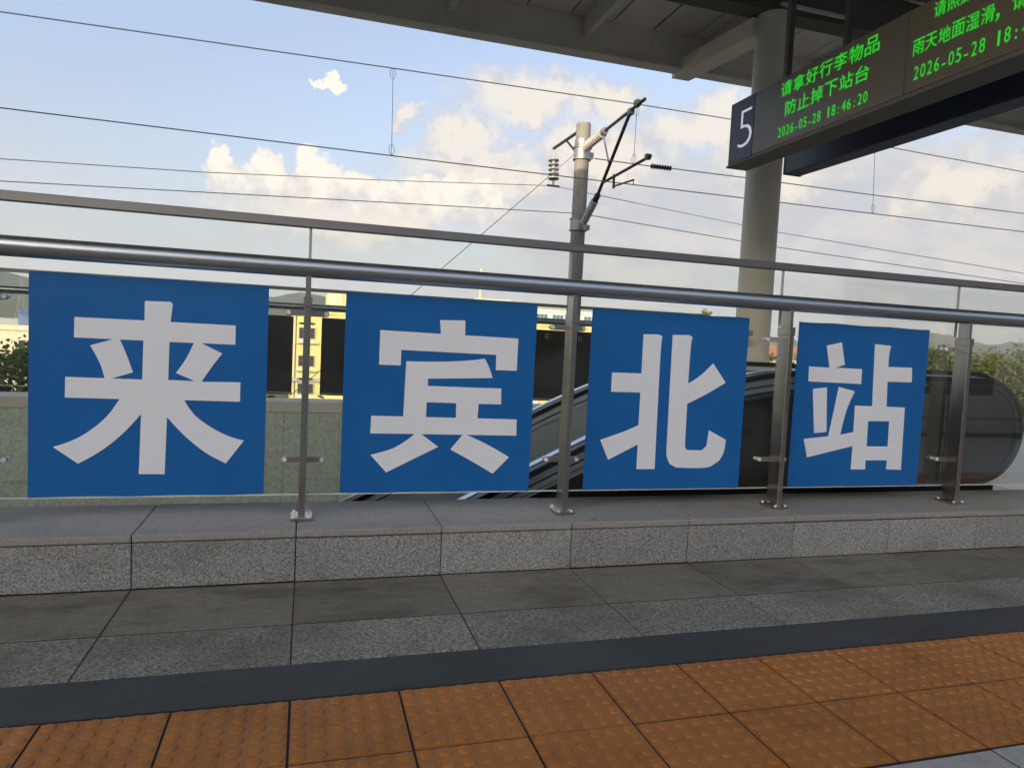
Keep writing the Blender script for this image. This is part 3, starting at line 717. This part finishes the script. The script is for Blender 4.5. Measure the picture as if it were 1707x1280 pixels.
def put(me, y, z, x=4.598):
    me.transform(Matrix.Translation((x-SL[0], y-SL[1], z-SL[2])) @ TOLEFT); return me
SY0, SY1 = 0.9, 7.19
obj('housing', local(MB().box(4.604, 4.84, SY0, SY1, 3.15, 3.84), SL), 'sign_case', sign, bevel=0.006)
obj('bottom_rail', local(MB().box(4.585, 4.86, SY0-0.01, SY1+0.01, 3.125, 3.149), SL), 'sign_case', sign, bevel=0.003)
obj('screen', local(MB().box(4.599, 4.6035, 4.72, 6.735, 3.175, 3.825), SL), 'sign_face', sign)
obj('screen', local(MB().box(4.599, 4.6035, 2.70, 4.70, 3.175, 3.825), SL), 'sign_face', sign)
obj('screen', local(MB().box(4.599, 4.6035, 0.92, 2.68, 3.175, 3.825), SL), 'sign_face', sign)
obj('number_panel', local(MB().box(4.597, 4.6035, 6.745, SY1-0.01, 3.16, 3.835), SL), 'sign_navy', sign)
five = fit(text_mesh('5', 0.5, 0.002, -0.012), 0.245, 0.405)
link('number_five', put(five, 7.005, 3.298, 4.594), 'number_white', sign)
def led(txt, y, z, pitch, h, wr, bev):
    for i, ch in enumerate(txt):
        if ch == ' ': continue
        me = text_mesh(ch, 0.15, 0.0, 0.0, bevel=bev)
        ys = [v.co.y for v in me.vertices]; xs = [v.co.x for v in me.vertices]
        if ch in '-:，':
            k_ = h/0.115; w = (max(xs)-min(xs))
            me.transform(Matrix.Translation((pitch/2-w*k_/2 if ch != '，' else 0, 0, 0)) @ Matrix.Diagonal((k_, k_, 1, 1)) @ Matrix.Translation((-min(xs), 0, 0)))
        else:
            w = pitch*wr*(0.42 if ch == '1' else 1)
            me = fit(me, w, h if ch not in '止下' else h*0.96); me.transform(Matrix.Translation(((pitch-w)/2, 0, 0)))
        link('led_character', put(me, y-pitch*i, z, 4.5975), 'led_green', sign)
led('请拿好行李物品', 6.310, 3.637, 0.1875, 0.150, 0.90, 0.0015)
led('防止掉下站台', 6.225, 3.432, 0.189, 0.145, 0.88, 0.0015)
led('2026-05-28 18:46:20', 6.310, 3.238, 0.0640, 0.098, 0.74, 0.0006)
led('请照顾', 4.480, 3.675, 0.118, 0.122, 0.92, 0.0011)
led('雨天地面湿滑，请', 4.655, 3.452, 0.118, 0.122, 0.92, 0.0011)
led('2026-05-28 18:46:20', 4.630, 3.255, 0.0632, 0.105, 0.72, 0.0005)
for y in (1.6, 4.0, 6.4):
    obj('hanger', local(MB().box(4.70, 4.76, y-0.03, y+0.03, 3.845, 6.35), SL), 'canopy_dark', sign)
s2 = thing('display_sign_back', 'second hanging sign box right behind the LED sign, dark, showing its plain back', 'display sign', (5.45, 5.0, 3.84)); S2 = (5.45, 5.0, 3.84)
obj('housing', local(MB().box(5.34, 5.57, SY0, 7.14, 3.135, 3.84), S2), 'sign_navy', s2, bevel=0.006)
obj('end_cap', local(MB().box(5.335, 5.575, 7.1405, 7.165, 3.13, 3.845), S2), 'sign_case', s2)
for y in (1.6, 4.0, 6.4):
    obj('hanger', local(MB().box(5.42, 5.48, y-0.03, y+0.03, 3.845, 6.35), S2), 'canopy_dark', s2)

# ------------------------------------------------------------------ catenary
cp = thing('catenary_pole', 'tall round concrete catenary pole with cantilever arms beyond the far track', 'pole', (6.36, 16.35, -1.55)); PL = (6.36, 16.35, -1.55)
def Q(nm, mb, m, par=None, **kw): return obj(nm, local(mb, PL), m, par or cp, smooth=True, **kw)
X = 6.36
Q('shaft', MB().tube([(X, 16.35, -1.55), (X, 16.35, 6.37)], 0.178, 24), 'pole_concrete')
Q('pole_cap', MB().tube([(X, 16.35, 6.371), (X, 16.35, 6.41)], 0.172, 24), 'concrete')
for z0, z1, r_ in ((5.55, 5.80, 0.205), (5.86, 6.0, 0.195), (3.82, 4.07, 0.205), (5.80, 5.83, 0.235), (5.52, 5.55, 0.225), (3.80, 3.82, 0.225), (4.07, 4.09, 0.225)):
    Q('pole_band', MB().tube([(X, 16.35, z0), (X, 16.35, z1)], r_, 20), 'galvanised')
def ribbed(p0, p1, r, n, r0):
    p0, p1 = Vector(p0), Vector(p1); pts = []; rs = []
    for i in range(n):
        for t, rr in ((0.05, r0), (0.3, r0), (0.42, r), (0.62, r), (0.75, r0)):
            pts.append(p0+(p1-p0)*((i+t)/n)); rs.append(rr)
    return MB().tube(pts, rs, 14)
Q('insulator', ribbed((X, 16.10, 5.80), (X, 15.12, 5.865), 0.115, 9, 0.085), 'porcelain')
Q('insulator', ribbed((X, 16.02, 3.94), (X, 15.36, 4.375), 0.095, 9, 0.07), 'porcelain')
Q('insulator_socket', MB().tube([(X, 15.36, 4.375), (X, 15.20, 4.47)], 0.07, 10), 'dark_steel')
Q('insulator_socket', MB().tube([(X, 15.12, 5.865), (X, 14.98, 5.875)], 0.08, 10), 'galvanised')
Q('bracket_tube', MB().tube([(X, 14.98, 5.875), (X, 13.05, 5.975)], 0.035, 10), 'dark_steel')
Q('inclined_tube', MB().tube([(X, 15.25, 4.44), (X, 13.70, 5.915)], 0.038, 10), 'dark_steel')
Q('brace', MB().tube([(X, 15.10, 5.82), (X, 14.69, 5.10)], 0.022, 8), 'galvanised')
Q('steady_tube', MB().tube([(X, 14.97, 4.70), (X, 12.65, 4.76)], 0.032, 10), 'dark_steel')
Q('registration_bracket', MB().tube([(X, 14.36, 4.76), (X, 14.34, 4.46)], 0.03, 8), 'dark_steel')
Q('registration_arm', MB().tube([(X, 14.34, 4.50), (X, 13.36, 4.44), (X, 13.36, 4.34)], 0.022, 8), 'dark_steel')
Q('clamp', MB().box(X-0.05, X+0.05, 13.33, 13.47, 5.93, 6.06).box(X-0.05, X+0.05, 13.62, 13.76, 5.85, 5.97).box(X-0.05, X+0.05, 12.72, 12.82, 4.72, 4.82), 'green_clamp')
Q('rear_arm', MB().tube([(X, 16.50, 6.30), (X, 18.52, 6.335)], 0.04, 8), 'dark_steel')
Q('rear_brace', MB().tube([(X, 17.50, 6.28), (X, 16.53, 5.66)], 0.028, 8), 'dark_steel')
Q('suspension_link', MB().tube([(X, 18.50, 6.335), (X, 18.48, 6.06)], 0.018, 8), 'galvanised')
Q('suspension_insulator', ribbed((X, 18.48, 6.07), (X, 18.40, 5.44), 0.150, 5, 0.045), 'porcelain')
Q('wire_clamp', MB().tube([(X, 18.40, 5.44), (X, 18.40, 5.31)], 0.03, 8).tube([(X-0.18, 18.40, 5.30), (X+0.18, 18.40, 5.30)], 0.03, 8), 'dark_steel')
Q('band_bolts', MB().box(X+0.19, X+0.28, 16.28, 16.40, 5.58, 5.72).box(X+0.19, X+0.28, 16.28, 16.40, 3.84, 3.96).box(X+0.17, X+0.25, 16.28, 16.40, 5.86, 5.94), 'galvanised')
def wire(label, pts, r, drops=()):
    w = obj('overhead_wire', MB().tube(pts, r, 6), 'wire', smooth=True); tag(w, label, 'wire')
    for a, b in drops:
        obj('dropper', MB().tube([a, b], 0.006, 5), 'wire', w)
        # small loops at the clips
        for (x, y, z), sg in ((a, -1), (b, 1)):
            lp = [(x+0.05*math.sin(t)*-sg-0.0, y, z+sg*0.10*(1-math.cos(t))) for t in [i*2*math.pi/10 for i in range(11)]]
            obj('dropper_loop', MB().tube(lp, 0.005, 4), 'wire', w)
    return w
wire('topmost overhead wire, held by the tip of the cantilever arm', [(-30, 13.4, 6.0), (-4.86, 13.4, 5.846), (1.38, 13.4, 5.93), (6.36, 13.4, 5.98), (8.54, 13.4, 5.975), (12.64, 13.4, 5.915), (16.98, 13.4, 5.824), (40, 13.4, 5.7)], 0.0105,
     [((1.38, 13.4, 5.93), (1.41, 13.36, 4.34)), ((12.40, 13.4, 5.92), (12.45, 13.36, 4.36)), ((6.37, 13.42, 5.95), (6.37, 13.42, 4.77))])
wire('second overhead wire from the top, passing below the short registration arm', [(-30, 13.35, 4.34), (-4.83, 13.35, 4.333), (1.41, 13.35, 4.33), (6.35, 13.35, 4.34), (12.46, 13.35, 4.35), (17.1, 13.35, 4.356), (40, 13.35, 4.36)], 0.0105)
wire('overhead wire hanging from the ribbed insulator behind the pole', [(-30, 18.4, 4.3), (-6.66, 18.4, 4.475), (-2.48, 18.4, 4.66), (2.0, 18.4, 4.96), (6.36, 18.4, 5.302), (9.64, 18.4, 5.03), (13.6, 18.4, 4.71), (23.7, 18.4, 4.21), (45, 18.4, 4.0)], 0.011)
wire('lowest overhead wire, fixed to the pole near its lower band', [(-30, 16.08, 3.3), (-5.82, 16.08, 3.615), (-0.24, 16.08, 3.88), (3.0, 16.08, 4.03), (6.3, 16.08, 4.175), (8.46, 16.08, 4.05), (11.8, 16.08, 3.855), (20.8, 16.08, 3.5), (45, 16.08, 3.3)], 0.010)
w5 = wire('overhead wire with a dark coil insulator starting at the steady arm right of the pole', [(5.65, 13.8, 4.89), (6.9, 13.8, 4.885), (7.5, 13.8, 4.895), (9.42, 13.8, 4.905), (12.8, 13.8, 4.895), (17.6, 13.8, 4.93), (40, 13.8, 5.1)], 0.011)
obj('coil_insulator', ribbed((6.95, 13.8, 4.887), (7.45, 13.8, 4.893), 0.055, 8, 0.025), 'insulator_dark', w5, smooth=True)
wire('slanting stay wire running down to the left from the catenary pole', [(-4.9, 16.5, -4.7), (2.38, 16.5, 2.02), (5.14, 16.5, 4.65), (6.18, 16.45, 5.66)], 0.010)

# ------------------------------------------------------------------ far buildings
def building(name, label, x0, x1, y, depth, z0, z1, wall, cols, floors, win=(1.9, 1.38), wz=None, storey=3.25, frame='window_frame', pane='window_glass', x_first=None, pitch=3.6, roof=True, cat='building'):
    loc = ((x0+x1)/2, y, z0)
    t = thing(name, label, cat, loc)
    def B(nm, mb, m, par=None, **kw): return obj(nm, local(mb, loc), m, par or t, **kw)
    B('wall', MB().box(x0, x1, y, y+depth, z0, z1), wall)
    if roof:
        B('parapet', MB().box(x0-0.15, x1+0.15, y-0.18, y+depth+0.15, z1, z1+0.45), wall)
    w, h = win
    fr = MB().box(-w/2, w/2, -0.10, -0.002, 0, 0.09).box(-w/2, w/2, -0.10, -0.002, h-0.09, h).box(-w/2, -w/2+0.09, -0.10, -0.002, 0.09, h-0.09).box(w/2-0.09, w/2, -0.10, -0.002, 0.09, h-0.09)
    for f in (0.34, 0.67): fr.box(-w/2+w*f-0.04, -w/2+w*f+0.04, -0.09, -0.002, 0.09, h-0.09)
    fm = fr.mesh('window'); pmx = MB().box(-w/2+0.09, w/2-0.09, -0.04, -0.002, 0.09, h-0.09).mesh('pane')
    sm = MB().box(-w/2-0.15, w/2+0.15, -0.45, -0.002, -0.55, -0.42).mesh('sill')
    am = MB().box(-0.42, 0.42, -0.42, -0.06, -0.415, -0.03).mesh('air_conditioner', bevel=0.03)
    for c in range(cols):
        for f in range(floors):
            x = (x_first if x_first is not None else x0+pitch/2)+pitch*c; z = wz-storey*f
            wd = link('window', fm, frame, t, (x-loc[0], 0, z-loc[2]))
            link('pane', pmx, pane, wd); link('sill', sm, 'grey_band', wd)
            if (c*3+f) % 2 == 0: link('air_conditioner', am, 'pale_wall', wd, (0.5 if c % 2 else -0.45, 0, 0))
    return t, B
t, B = building('school_building', 'sunlit yellow building with rows of windows beyond the far railing', -1.85, 35.6, 85, 12, -7, 2.95, 'yellow_wall', 10, 3, wz=-0.05, x_first=0.0)
B('stair_tower', MB().box(2.2, 9.4, 85.6, 94, 3.41, 5.5), 'yellow_wall'); B('tower_corner', MB().box(2.2, 4.0, 85.55, 85.598, 3.41, 5.5), 'cream_wall')
B('roof_house', MB().box(15.6, 28.0, 86, 94, 3.41, 5.75), 'cream_wall'); B('roof_house', MB().box(20.5, 25.0, 86.5, 92, 5.751, 6.1), 'cream_wall')
for px_ in (-1.3, 1.75, 5.3, 12.6, 19.9, 27.0, 34.2):
    B('drain_pipe', MB().tube([(px_, 84.9, -6.9), (px_, 84.9, 2.9)], 0.07, 6), 'grey_band')
B('floor_band', MB().box(-1.95, 35.7, 84.6, 84.82, -5.0, -4.6), 'grey_band')
for i in range(3):
    B('tower_window', MB().box(8.0, 8.7, 85.5, 85.598, 3.7+0.6*i, 4.1+0.6*i), 'window_glass')
building('office_block', 'pale block with bluish windows far behind the yellow building', 42, 60, 140, 14, -7, 7.4, 'pale_wall', 5, 3, wz=5.4, win=(2.6, 1.5), pane='window_blue', frame='pale_wall')
t, B = building('beige_factory', 'low beige building with blue roof shed at the left edge, behind the tree', -44, -20.5, 70, 14, -7, -0.25, 'cream_wall', 6, 2, wz=-2.4, x_first=-41)
B('roof_shed', MB().box(-33, -24.6, 72, 80, 0.21, 0.75), 'grey_roof'); B('roof_shed', MB().box(-24.3, -22.0, 71, 78, 0.21, 1.5), 'blue_roof'); B('roof_shed', MB().box(-21.8, -20.7, 71, 78, 0.21, 1.25), 'cream_wall')
B('conveyor', MB().tube([(-24.0, 70.5, 1.4), (-21.4, 70.5, 0.3)], 0.2, 6), 'blue_roof')
def house(label, x, y, w, d, h, roofm='orange_roof', wall='cream_wall'):
    t = thing('house', label, 'house', (x, y, -7))
    obj('wall', MB().box(-w/2, w/2, -d/2, d/2, 0, h), wall, t)
    r = MB(); r.v = [(-w/2-.4, -d/2-.4, h), (w/2+.4, -d/2-.4, h), (w/2+.4, d/2+.4, h), (-w/2-.4, d/2+.4, h), (-w/2, 0, h+2), (w/2, 0, h+2)]
    r.f = [(0, 1, 5, 4), (1, 2, 5), (2, 3, 4, 5), (3, 0, 4), (3, 2, 1, 0)]
    obj('roof', r, roofm, t)
    for i in range(3):
        for f in range(2):
            obj('window', MB().box(-w/2+w*(i+0.5)/3-0.6, -w/2+w*(i+0.5)/3+0.6, -d/2-0.06, -d/2-0.002, h-2.2-3*f, h-0.9-3*f), 'window_glass', t)
house('cream house with an orange roof beyond the canopy column', 68, 92, 9, 9, 7.2)
house('cream house with an orange roof between the third and fourth railing posts', 82, 96, 10, 9, 7.6)
house('small cream house with a grey roof in front of the left hill', 3.5, 190, 10, 8, 9.5, 'grey_roof')
house('small cream house at the foot of the right-hand trees', 52, 47.5, 3.0, 3, 5.0, 'grey_roof')
ms = thing('lattice_mast', 'thin pale mast rising behind the yellow building', 'mast', (29.0, 120, -7))
obj('shaft', MB().tube([(0, 0, 0), (0, 0, 18.6)], 0.24, 6, r1=0.13), 'cream_wall', ms); obj('finial', MB().tube([(0, 0, 18.6), (0, 0, 19.2), (0, 0, 20.4)], [0.5, 0.36, 0.05], 8), 'yellow_wall', ms)
py = thing('power_pylon', 'faint lattice power pylon on the hillside at the left edge', 'pylon', (-176, 520, -7))
pm = MB()
for sx in (-1, 1):
    for sy in (-1, 1): pm.tube([(3.5*sx, 3.5*sy, 0), (0.7*sx, 0.7*sy, 24), (0.4*sx, 0.4*sy, 33)], 0.22, 4)
for z in range(2, 30, 4):
    w = 3.5-2.8*z/24 if z < 24 else 0.6
    pm.tube([(-w, -w, z), (w, -w, z+3)], 0.12, 4).tube([(w, -w, z), (-w, -w, z+3)], 0.12, 4)
obj('frame', pm, 'galvanised', py); obj('cross_arm', MB().tube([(-6, 0, 24), (6, 0, 24)], 0.2, 4).tube([(-5, 0, 28), (5, 0, 28)], 0.2, 4).tube([(-4, 0, 32), (4, 0, 32)], 0.2, 4), 'galvanised', py)

# ------------------------------------------------------------------ trees
def tree(label, x, y, z0, h, rx, leaf, n=2600, size=0.30, seed=0, group=None, cz=0.62, rz=0.42, name='tree', clumps=26):
    rnd = random.Random(seed)
    t = thing(name, label, 'tree', (x, y, z0), group)
    tm = MB().tube([(0, 0, 0), (0.1, 0.05, h*0.3), (0.05, -0.05, h*0.6), (0, 0, h*0.85)], [0.16*h/7, 0.12*h/7, 0.08*h/7, 0.03], 8)
    cl = []
    for i in range(clumps):
        a = rnd.uniform(0, 2*math.pi); zz = rnd.uniform(-1, 1); rr = math.sqrt(1-zz*zz)*rnd.uniform(0.45, 0.95)
        c = (rx*rr*math.cos(a), rx*rr*math.sin(a), h*cz + h*rz*zz*rnd.uniform(0.55, 0.92)); cl.append((c, rnd.uniform(0.22, 0.42)*rx))
        if i % 3 == 0: tm.tube([(0.05, 0, h*rnd.uniform(0.25, 0.55)), (c[0]*0.5, c[1]*0.5, h*0.5+0.3*(c[2]-h*0.5)), c], [0.06*h/7, 0.04*h/7, 0.012], 5)
    obj('trunk', tm, 'bark', t, smooth=True)
    v = []; f = []
    for i in range(n):
        c, r_ = cl[rnd.randrange(len(cl))]
        p = Vector(c)+Vector((rnd.gauss(0, 1), rnd.gauss(0, 1), rnd.gauss(0, 0.8)))*r_*0.55
        if p.z < h*0.12: continue
        d1 = Vector((rnd.gauss(0, 1), rnd.gauss(0, 1), rnd.gauss(0, 0.5))).normalized()
        d2 = d1.cross(Vector((rnd.gauss(0, 1), rnd.gauss(0, 1), rnd.gauss(0, 1)))).normalized()
        s_ = size*rnd.uniform(0.6, 1.3); b = len(v)
        for q1, q2 in ((-1, 0), (0, 0.45), (1, 0), (0, -0.45)): v.append(tuple(p+d1*s_*q1*0.6+d2*s_*q2))
        f.append((b, b+1, b+2, b+3))
    mb = MB(); mb.v = v; mb.f = f; me = bpy.data.meshes.new('crown'); me.from_pydata(v, [], f)
    link('crown', me, leaf, t)
    return t
tree('loose bushy tree at the left edge in front of the beige building', -10.9, 30, -7, 7.5, 2.3, 'leaf_green', 6500, 0.19, 1, clumps=34)
tree('smaller dark tree beside the bushy tree at the left edge', -13.6, 31, -7, 6.4, 2.0, 'leaf_dark', 3200, 0.20, 2)
tree('thin tree whose pale tip pokes up above the poster with 北', 24.3, 40, -7, 10.3, 1.5, 'leaf_pale', 1500, 0.24, 3)
rt_ = [(49.5, 50, 8.1, 3.0, 'leaf_green', 'round green tree right of the rightmost poster'), (54.2, 47, 8.6, 3.2, 'leaf_green', 'leafy tree just right of the last railing post'),
       (58.3, 46, 9.0, 3.4, 'leaf_pale', 'light green tree at the right edge above the escalator newel'), (63, 48, 9.6, 3.6, 'leaf_green', 'tall green tree at the right edge of the picture'),
       (68.5, 50, 9.8, 3.8, 'leaf_dark', 'dark tree just beyond the right edge of the tree row'), (57, 52, 9.2, 3.4, 'leaf_dark', 'darker tree behind the light green one at the right'), (46.6, 53, 7.4, 2.6, 'leaf_pale', 'small pale tree at the left end of the right-hand tree row'),
       (52.0, 56, 8.9, 3.3, 'leaf_dark', 'dark leafy tree behind the tree right of the last railing post'), (60.5, 42, 7.9, 3.0, 'leaf_green', 'low wide tree in front of the light green one at the right edge')]
for i, (x, y, h, r_, lf, lb) in enumerate(rt_):
    tree(lb, x, y, -7, h, r_*1.08, lf, 9500, 0.25, 10+i, 'trees in the row right of the posters', cz=0.56, rz=0.44)
tree('low bush right of the canopy column, above the escalator handrail', 38.5, 52, -7, 6.9, 2.4, 'leaf_green', 1800, 0.3, 30, name='bush')
# shrubs on the embankment slope and below
rnd = random.Random(5); v = []; f = []
for i in range(26000):
    x = rnd.uniform(-40, 75); y = rnd.uniform(17.6, 34)
    g = -1.9-(y-17.4)*0.68 if y < 25 else -7
    hmax = 0.5+1.3*vnoise(x/2.2, 9)*vnoise(y/1.7, 4)
    if y < 22: hmax = max(hmax, (-0.85-g)*(0.55+0.5*vnoise(x/1.6, 6)))
    p = Vector((x, y, g+rnd.random()**0.7*hmax)); d1 = Vector((rnd.gauss(0, 1), rnd.gauss(0, 1), rnd.gauss(0, 0.6))).normalized()
    d2 = d1.cross(Vector((rnd.gauss(0, 1), rnd.gauss(0, 1), rnd.gauss(0, 1)))).normalized(); s_ = rnd.uniform(0.12, 0.3); b = len(v)
    for q1, q2 in ((-1, 0), (0, 0.5), (1, 0), (0, -0.5)): v.append(tuple(p+d1*s_*q1+d2*s_*q2))
    f.append((b, b+1, b+2, b+3))
me = bpy.data.meshes.new('shrubs'); me.from_pydata(v, [], f)
o = stuff(link('shrubs', me, 'leaf_green')); o['label'] = 'low green shrubs on the embankment beyond the far track'
v = []; f = []
for i in range(15000):         # wooded slope behind the right-hand trees
    x = rnd.uniform(46, 130); y = rnd.uniform(57, 80)
    p = Vector((x, y, -6.5 + 8.3*rnd.random()**0.6*(0.72+0.28*vnoise(x/3.1, 2))*(0.7+0.3*(y-57)/23))); d1 = Vector((rnd.gauss(0, 1), rnd.gauss(0, 1), rnd.gauss(0, 0.6))).normalized()
    d2 = d1.cross(Vector((rnd.gauss(0, 1), rnd.gauss(0, 1), rnd.gauss(0, 1)))).normalized(); s_ = rnd.uniform(0.35, 0.8); b = len(v)
    for q1, q2 in ((-1, 0), (0, 0.5), (1, 0), (0, -0.5)): v.append(tuple(p+d1*s_*q1+d2*s_*q2))
    f.append((b, b+1, b+2, b+3))
me = bpy.data.meshes.new('woodland'); me.from_pydata(v, [], f)
o = stuff(link('woodland', me, 'leaf_pale')); o['label'] = 'green wooded slope behind the trees at the right'

# ------------------------------------------------------------------ behind the camera: train at the platform, unseen hall added to block the low sun
tr = thing('train_carriage', 'white high speed train carriage standing at the near platform edge', 'train', (0, -1.7, -1.2)); TL = (0, -1.7, -1.2)
tp = [(-1.72, -1.0), (-1.66, -0.2), (-1.64, 0.6), (-1.70, 1.5), (-1.95, 2.1), (-2.5, 2.38), (-3.35, 2.45), (-4.2, 2.38), (-4.75, 2.1), (-5.0, 1.5), (-5.06, 0.6), (-5.0, -0.2), (-4.9, -1.0)]
tb_ = MB()
for x in (-44, 44):
    for y, z in tp: tb_.v.append((x, y, z))
n_ = len(tp)
for i in range(n_): tb_.f.append((i, (i+1) % n_, n_+(i+1) % n_, n_+i))
tb_.f += [tuple(range(n_)), tuple(range(2*n_-1, n_-1, -1))]
obj('body', local(tb_, TL), 'train_white', tr, smooth=True)
wm = MB().box(-0.7, 0.7, -0.004, 0.012, 0, 0.75).mesh('window', bevel=0.003)
for i in range(-18, 19):
    link('window', wm, 'train_glass', tr, (2.3*i, -1.642+1.7, 0.55+1.2))
obj('skirt_line', local(MB().box(-43.9, 43.9, -1.652, -1.634, 0.18, 0.22), TL), 'grey_roof', tr)
sh = thing('shade_hall', 'long beige hall added unseen behind the camera to keep the low sun off the platform', 'building', (0, -45, -1.55)); HL = (0, -45, -1.55)
obj('wall', local(MB().box(-150, 150, -75, -45, -1.55, 17.3), HL), 'shade_hall_wall', sh)
obj('roof', local(MB().box(-152, 152, -76, -43.5, 17.301, 18.1), HL), 'grey_roof', sh)
hw = MB().box(-2.4, 2.4, 0.002, 0.08, 0, 11).mesh('window')
for i in range(-24, 25): link('window', hw, 'window_glass', sh, (6*i, 0, 2.4))

# ------------------------------------------------------------------ haze
HAZE = 0.00042
if HAZE:
    hb = MB().box(-1800, 3000, -350, 1290, -8.5, 82); hz_ = obj('haze', hb, None); stuff(hz_)
    m = bpy.data.materials.new('haze'); m.use_nodes = True; nt = m.node_tree; nt.nodes.clear()
    o = N(nt, 'ShaderNodeOutputMaterial'); pv = N(nt, 'ShaderNodeVolumePrincipled'); pv.inputs['Density'].default_value = HAZE
    pv.inputs['Color'].default_value = (0.86, 0.90, 0.95, 1); nt.links.new(pv.outputs[0], o.inputs['Volume']); hz_.data.materials.append(m)
